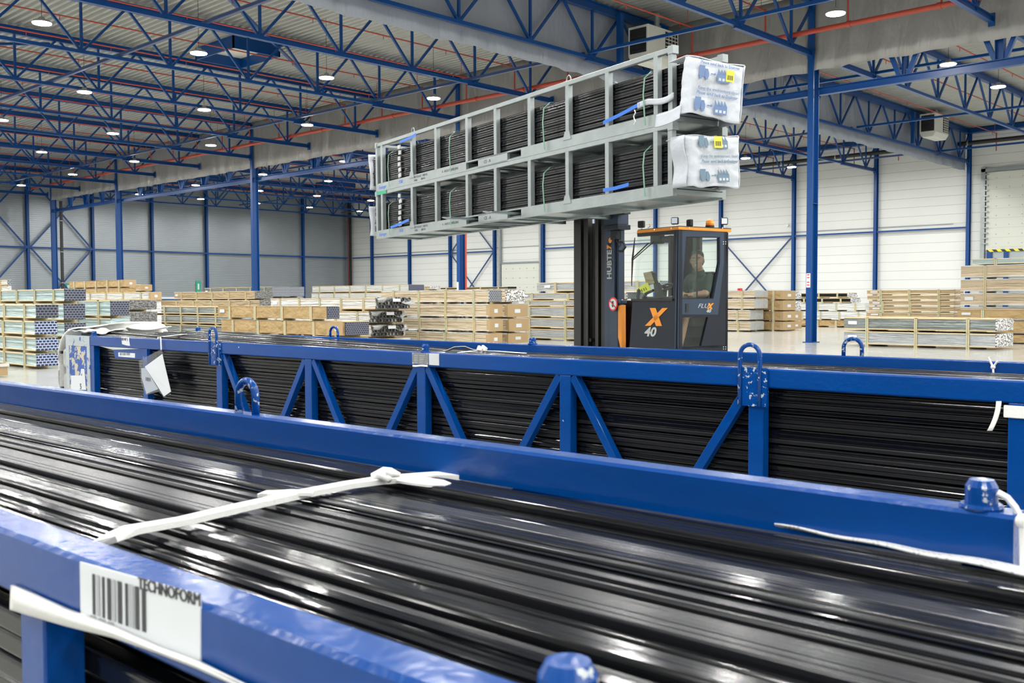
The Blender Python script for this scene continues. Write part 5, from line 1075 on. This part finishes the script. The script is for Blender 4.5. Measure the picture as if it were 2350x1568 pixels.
def bundle(x0, x1, y0, W, z0, z1, style, end, label, group, nb=4, plain=False, bph=None, sink=0, blk=True):
    wm, em = STY[style]; H = z1-z0; bh = min(.075, H*.18) if style != 'dark' else .04
    e = empty('long_bundle', (x0, y0, z0), 0, label, 'bundle', group); L = x1-x0; ce = .10 if end in ('card',) else .05
    b = MB(); zb, zt = bh, H-.004
    # slightly sagging wrapped body
    n = 18; P = []
    for i in range(n+1):
        t = i/n; s = -.010*math.sin(math.pi*((t*(nb)) % 1)); wv = .006*noise.noise(Vector((t*9, z0*7, x0)))
        P.append([(L*t, 0+wv+.006, zb+s), (L*t, W-.006, zb+s), (L*t, W-.004, zt+s*.3), (L*t, wv+.004, zt+s*.3)])
    vs2 = [v for r in P for v in r]; fs = [(0, 1, 2, 3), tuple(4*n+k for k in (3, 2, 1, 0))]
    for i in range(n): fs += [(4*i+k, 4*(i+1)+k, 4*(i+1)+(k+1) % 4, 4*i+(k+1) % 4) for k in range(4)]
    b.add(vs2, fs); b.build('wrapping', wm, e)
    if not plain or True:
        b = MB(); t = .028 if em != wm else .012
        b.bx(0, L, -.012, .03, zt-t, zt+.002); b.bx(0, L, -.010, .03, zb-.004, zb+t); b.bx(0, L, .02, W, zt-.002, zt+.004); b.build('edge_board', em if em != 'kraft' else 'kraft2', e)
    xs = [L*(k+.5)/nb for k in range(nb)] if not bph else [p for p in bph]
    wbm = 'wood' if style not in ('beige', 'kraft') else 'wood2'
    if style in ('beige',): wbm = 'wood'
    for x in xs:
        if not plain:
            b = MB(); bw = .09; b.bx(x-bw/2, x+bw/2, -.03, -.008, .0, H); b.bx(x-bw/2, x+bw/2, -.03, W, H-.012, H); b.cur = 1; b.bx(x-.012, x+.012, -.034, -.029, 0, H); b.build('batten', [wbm, 'greenstrap'], e)
        b = MB(); b.bx(x-.05, x+.05, .0, W, 0, bh); b.build('bearer', 'wood', e)
    if end:
        b = MB()
        if end == 'card':
            b.bx(0, .16, -.008, W+.008, zb+.0-bh*.2, zt); o = b.build('end_cap', 'card', e); o.location = (L-.10, 0, 0)
            b = MB(); b.bx(.06+.10, .066+.10, W*.35, W*.62, zb+H*.25, zb+H*.5); o2 = b.build('end_label', 'paper', e); o2.location = (L-.10, 0, 0)
        elif end == 'tubes':
            rr = H*.155; b = MB(); c_ = MB()
            for i in range(int(W/(2.1*rr))):
                for j in range(3):
                    y, z = rr*1.1+i*2.1*rr+(rr if j % 2 else 0)*.6, bh+rr*1.05+j*1.8*rr
                    if y > W-rr: continue
                    x = rnd.uniform(.05, .16); nn = 14; cy = [(math.cos(2*math.pi*k/nn), math.sin(2*math.pi*k/nn)) for k in range(nn)]
                    o_, i_ = [(x, y+rr*a, z+rr*c) for a, c in cy], [(x, y+rr*.82*a, z+rr*.82*c) for a, c in cy]; o0 = [(0, p[1], p[2]) for p in o_]; i0 = [(x-.1, p[1], p[2]) for p in i_]
                    b.add(o_+i_+o0+i0, [(k, (k+1) % nn, nn+(k+1) % nn, nn+k) for k in range(nn)]+[(k, (k+1) % nn, 2*nn+(k+1) % nn, 2*nn+k) for k in range(nn)]+[(nn+k, nn+(k+1) % nn, 3*nn+(k+1) % nn, 3*nn+k) for k in range(nn)]+[tuple(3*nn+k for k in range(nn))])
            o = b.build('tube_ends', 'tube', e); o.location = (L-.02, 0, 0)
            b = MB(); b.sheet(lambda u, v: Vector((.10+.06*math.sin(5*u+3*v)+.03*math.sin(13*u), W*u, H-.02+.03*math.sin(7*u)-.42*H*v*(.6+.4*math.sin(9*u)))), 16, 6, (0, 0, .006)); o = b.build('torn_wrap', 'plastic', e, smooth=True); o.location = (L, 0, 0)
            b = MB(); b.bx(0, .005, W*.4, W*.62, H*.72, H*.95); o = b.build('end_label', 'paper', e); o.location = (L+.19, 0, 0)
        else:
            b = MB()
            if end in ('endalu', 'endmesh'):
                b.sheet(lambda u, v: Vector((.03+.03*noise.noise(Vector((u*9, v*9, z0))), .01+(W-.02)*u, zb+.01+(zt-zb-.02)*v)), 14, 8, (-.04, 0, 0))
            else: b.bx(0, ce, .01, W-.01, zb+.01, zt-.01)
            o = b.build('end_face', end, e); o.location = (L, 0, 0)
    if style in ('white', 'alu', 'silver') or rnd.random() < .35:
        b = MB(); b.bx(0, .3, -.0145, -.012, H*.5, H*.74); o = b.build('side_label', 'paper', e); o.location = (.15 if style != 'alu' else .4, -.002, 0)
    return e
ORD = ['topmost', 'second from top', 'third from top', 'fourth from top', 'fifth from top', 'sixth from top', 'seventh from top', 'eighth from top', 'ninth from top', 'tenth from top']
def stack(where, Y, pxL, pxR, pxE, bounds, items, nb=4, group=None, Wd=None, Ln=None, hid=.45, shift=None):
    """bounds: pixel rows of the level borders read at the near right corner, top to bottom; items: (style, end[, dR px])"""
    yref = bounds[0]; x1 = W0.Y(pxR, yref, Y).x; x0 = W0.Y(pxL, yref, Y).x if Ln is None else x1-Ln
    W_ = Wd if Wd else W0.X(pxE, yref, x1).y-Y
    zs_ = [W0.Y(pxR, y, Y).z for y in bounds]
    if zs_[-1] < .22:
        zs_[-1] = 0.0
    its = list(items)
    hidn = 0
    if zs_[-1] > 0:
        n = max(1, round(zs_[-1]/hid)); z = zs_[-1]; hidn = n
        for k in range(n): zs_.append(z*(n-1-k)/n)
        its += [(items[-1][0], '')]*n
    g = group or 'long bundles '+where
    for k, it in enumerate(its):
        hiddenl = k >= len(items)
        dx = it[2] if len(it) > 2 else 0; nb_ = it[3] if len(it) > 3 else nb
        bundle(x0+dx+(rnd.uniform(-.06, .06)), x1+dx, Y+rnd.uniform(-.02, .02), W_, zs_[k+1], zs_[k], it[0], it[1], '%s%s %s, %s' % (DESC[it[0]], EDESC.get(it[1], ''), where, ORD[k]), g, nb=nb_, plain=False)
    return x0, x1, Y, W_, zs_
K = {}
K['G1'] = stack('in the nearest left stack', 9.0, 0, 80, 131, [699, 737, 775, 812, 847], [('glass', 'enddark'), ('glass', 'endblue'), ('glass', 'endblue'), ('glass', 'endblue')], Ln=6.3, nb=5)
K['G2'] = stack('in the second left stack', 10.75, 0, 145, 194, [663, 697, 741, 779], [('glass', 'enddark'), ('glass', 'enddark'), ('glass', 'enddark')], Ln=6.3, nb=5, hid=.4)
K['G3'] = stack('behind the two left green stacks', 12.9, 190, 251, 295, [690, 731], [('glass', 'enddark'), ('glass', 'enddark')] if 0 else [('glass', 'enddark')], Ln=6.0, nb=4, hid=.42)
K['G3b'] = stack('right behind the green left stacks', 14.6, 190, 297, 316, [689, 716, 745], [('silver', 'endmesh'), ('silver', 'endmesh')], Ln=6.0, Wd=.9, hid=.42)
K['G4'] = stack('above the white foam cover', 17.6, 197, 345, 369, [670, 692], [('white', 'card')], nb=5, Ln=7.4)
K['G5'] = stack('in the tall left stack', 21.5, 159, 287, 310, [642, 661], [('kraft', 'card')], nb=5)
K['G5b'] = stack('right of the tall left stack', 25.0, 250, 322, 347, [653, 670], [('tan', 'card')], nb=3)
K['G5c'] = stack('high at the very left edge', 14.8, 0, 15, 25, [642, 656], [('white', 'endgrey')], Ln=5.5)
K['G6'] = stack('left of the middle brown stack', 20.3, 313, 560, 570, [704, 726, 749], [('greyf', ''), ('greyf', '')], nb=6, Wd=1.0, Ln=8.2)
K['G8'] = stack('behind the grey film bundles', 23.6, 350, 596, 614, [689, 709], [('tan', 'endmesh')], nb=6, Wd=.9)
K['G9'] = stack('higher, behind the grey film bundles', 28.5, 400, 584, 608, [668, 689], [('tan', 'endmesh')], nb=5, Wd=1.1)
K['G10'] = stack('before the grey wall, left one', 34.5, 470, 624, 646, [658, 684], [('greyf', 'endgrey')], nb=5, Wd=1.3)
K['G10b'] = stack('before the grey wall, right one', 36.6, 560, 650, 691, [658, 683], [('greyf', 'endgrey')], nb=3, Wd=1.6)
K['G7'] = stack('in the middle brown stack', 17.6, 502, 750, 778, [703, 738, 775], [('kraft', 'enddark'), ('kraft', 'card', .1)], nb=4, hid=.48)
K['G7b'] = stack('just behind the middle brown stack', 19.15, 640, 790, 825, [739, 776], [('kraft', 'enddark')], nb=4, Wd=.95, hid=.46)
K['G11'] = stack('in the round tube stack', 20.9, 623, 862, 912, [684, 715, 747, 779], [('white', 'tubes'), ('white', 'tubes', -.35), ('white', 'tubes', -.3)], nb=5, Wd=1.5, hid=.4)
K['G14'] = stack('far back before the wall corner', 42.0, 715, 937, 956, [653, 671, 690], [('white', 'enddark'), ('white', '')], nb=6, Wd=1.3, hid=.5)
K['G14c'] = stack('far back left of centre', 44.5, 930, 985, 1003, [657, 666], [('tan', 'endalu')], nb=3, Wd=1.0, hid=.5)
K['G15'] = stack('far back under the raised load', 50.5, 1006, 1165, 1180, [658, 664], [('dark', '')], nb=4, Wd=.9, hid=.6)
K['G16'] = stack('in the beige centre stack', 23.3, 874, 1120, 1149, [665, 698, 732, 765, 799], [('beige', 'endgrey'), ('beige', 'card'), ('beige', 'card', .05), ('beige', 'card')], nb=4)
K['G16b'] = stack('in the rear of the beige centre stack', 24.75, 930, 1158, 1184, [665, 698, 732, 765, 799], [('beige', 'endalu'), ('beige', 'card', .1), ('beige', 'card', .15), ('beige', 'card', .12)], nb=4, Wd=1.0)
K['G17'] = stack('behind the mast', 28.5, 1180, 1437, 1446, [671, 689, 705, 733, 760, 786], [('alu', 'endgrey'), ('alu', '', -.1), ('alu', '', -.1), ('alu', '', -.1), ('alu', '', -.1)], nb=3, Wd=1.2)
x0, x1, Y, W_, zz = K['G17']
bundle(x0+1.2, x1+1.45, Y, W_, zz[0], W0.Y(1300, 648, Y).z, 'alu', 'endgrey', 'timber-framed silvery bundle behind the mast, topmost, shifted right', 'long bundles behind the mast', nb=3)
K['G18'] = stack('right of the forklift cab', 41.6, 1570, 1731, 1741, [667, 686, 712, 738, 762], [('beige', 'plastic'), ('beige', 'plastic'), ('beige', 'plastic', -.25), ('beige', 'plastic', -.2)], nb=3, Wd=1.2)
K['G19'] = stack('between cab and column', 43.2, 1640, 1795, 1805, [667, 690, 715, 739, 761], [('kraft', 'card'), ('kraft', 'card'), ('kraft', 'card'), ('kraft', 'card')], nb=4, Wd=1.2)
K['G19b'] = stack('between cab and column, back row', 44.9, 1700, 1815, 1829, [669, 690, 715, 739, 760], [('pale', 'endalu'), ('pale', 'endalu'), ('kraft', 'card'), ('kraft', 'card')], nb=4, Wd=1.0)
K['G20'] = stack('far back right of the column', 51.0, 1775, 1985, 1990, [672, 684, 696, 715, 736, 752], [('dark', 'endalu', -1.0), ('dark', 'endalu', -.8), ('pale', ''), ('pale', 'card', .2), ('kraft', '')], nb=5, Wd=1.2)
K['S3'] = stack('in the flat pack stack', 39.2, 1992, 2190, 2200, [664, 677, 690, 704, 718, 732, 746, 760, 786], [('tan', '')]*8, nb=3, Wd=1.0, hid=.3)
K['S1'] = stack('in the low free-standing right stack', 31.5, 1935, 2285, 2324, [732, 767, 802], [('greyf', 'endalu'), ('silver', 'endalu')], nb=3)
K['S2b'] = stack('in the tall right edge stack', 38.0, 2206, 2450, 2460, [594, 609, 641, 673, 705, 737, 769, 796], [('glass', '', .3), ('beige', ''), ('beige', ''), ('beige', ''), ('beige', ''), ('beige', ''), ('beige', '')], nb=4, Wd=1.1, Ln=6.6) if 0 else None
def simple_stack(where, Y, x0, x1, zs_, items, Wd, nb):
    for k, it in enumerate(items):
        bundle(x0+(it[2] if len(it) > 2 else 0), x1, Y, Wd, zs_[k+1], zs_[k], it[0], it[1], '%s%s %s, %s' % (DESC[it[0]], EDESC.get(it[1], ''), where, ORD[k]), 'long bundles '+where, nb=nb)
Y = 38.0; zc = [W0.Y(2250, y, Y).z for y in (594, 609, 641, 673, 705, 737, 769)]+[0.0]; xx = W0.Y(2205, 640, Y).x
simple_stack('in the tall right edge stack', Y, xx, xx+6.8, zc, [('glass', '', .4), ('beige', ''), ('beige', ''), ('beige', '')]+[('beige', '')]*3, 1.1, 4)
Y = 36.2; zc = [W0.Y(2250, y, Y).z for y in (711, 736, 767)]+[0.0]; xx = W0.Y(2197, 720, Y).x
simple_stack('before the tall right edge stack', Y, xx, xx+6.8, zc, [('kraft', '')]*3, 1.1, 4)
p = W0.Y(14, 838, 7.7)
bundle(p.x-5, p.x, 6.9, .8, 0, p.z, 'kraft', 'card', 'brown pack with white foam edge low at the extreme left', None, nb=3)
b = MB(); b.sheet(lambda u, v: Vector((.09+.01*math.sin(9*u), -.03+.86*u, p.z+.01-.06*abs(math.sin(3*v))+.03*v)), 8, 4, (0, 0, .01)); o = b.build('foam_sheet', 'foam', smooth=True); o.location = (p.x, 6.9, .0); tag(o, 'white foam edge on the brown pack at the extreme left', 'foam sheet')
_seen = {}
for o in bpy.data.objects:
    if o.parent is None and 'label' in o:
        l = o['label']; n = len(l.replace('-', ' ').split())
        if len(l.split()) > 16: print('LONGLABEL', len(l.split()), l)
        if l in _seen: print('DUPLABEL', l)
        _seen[l] = 1
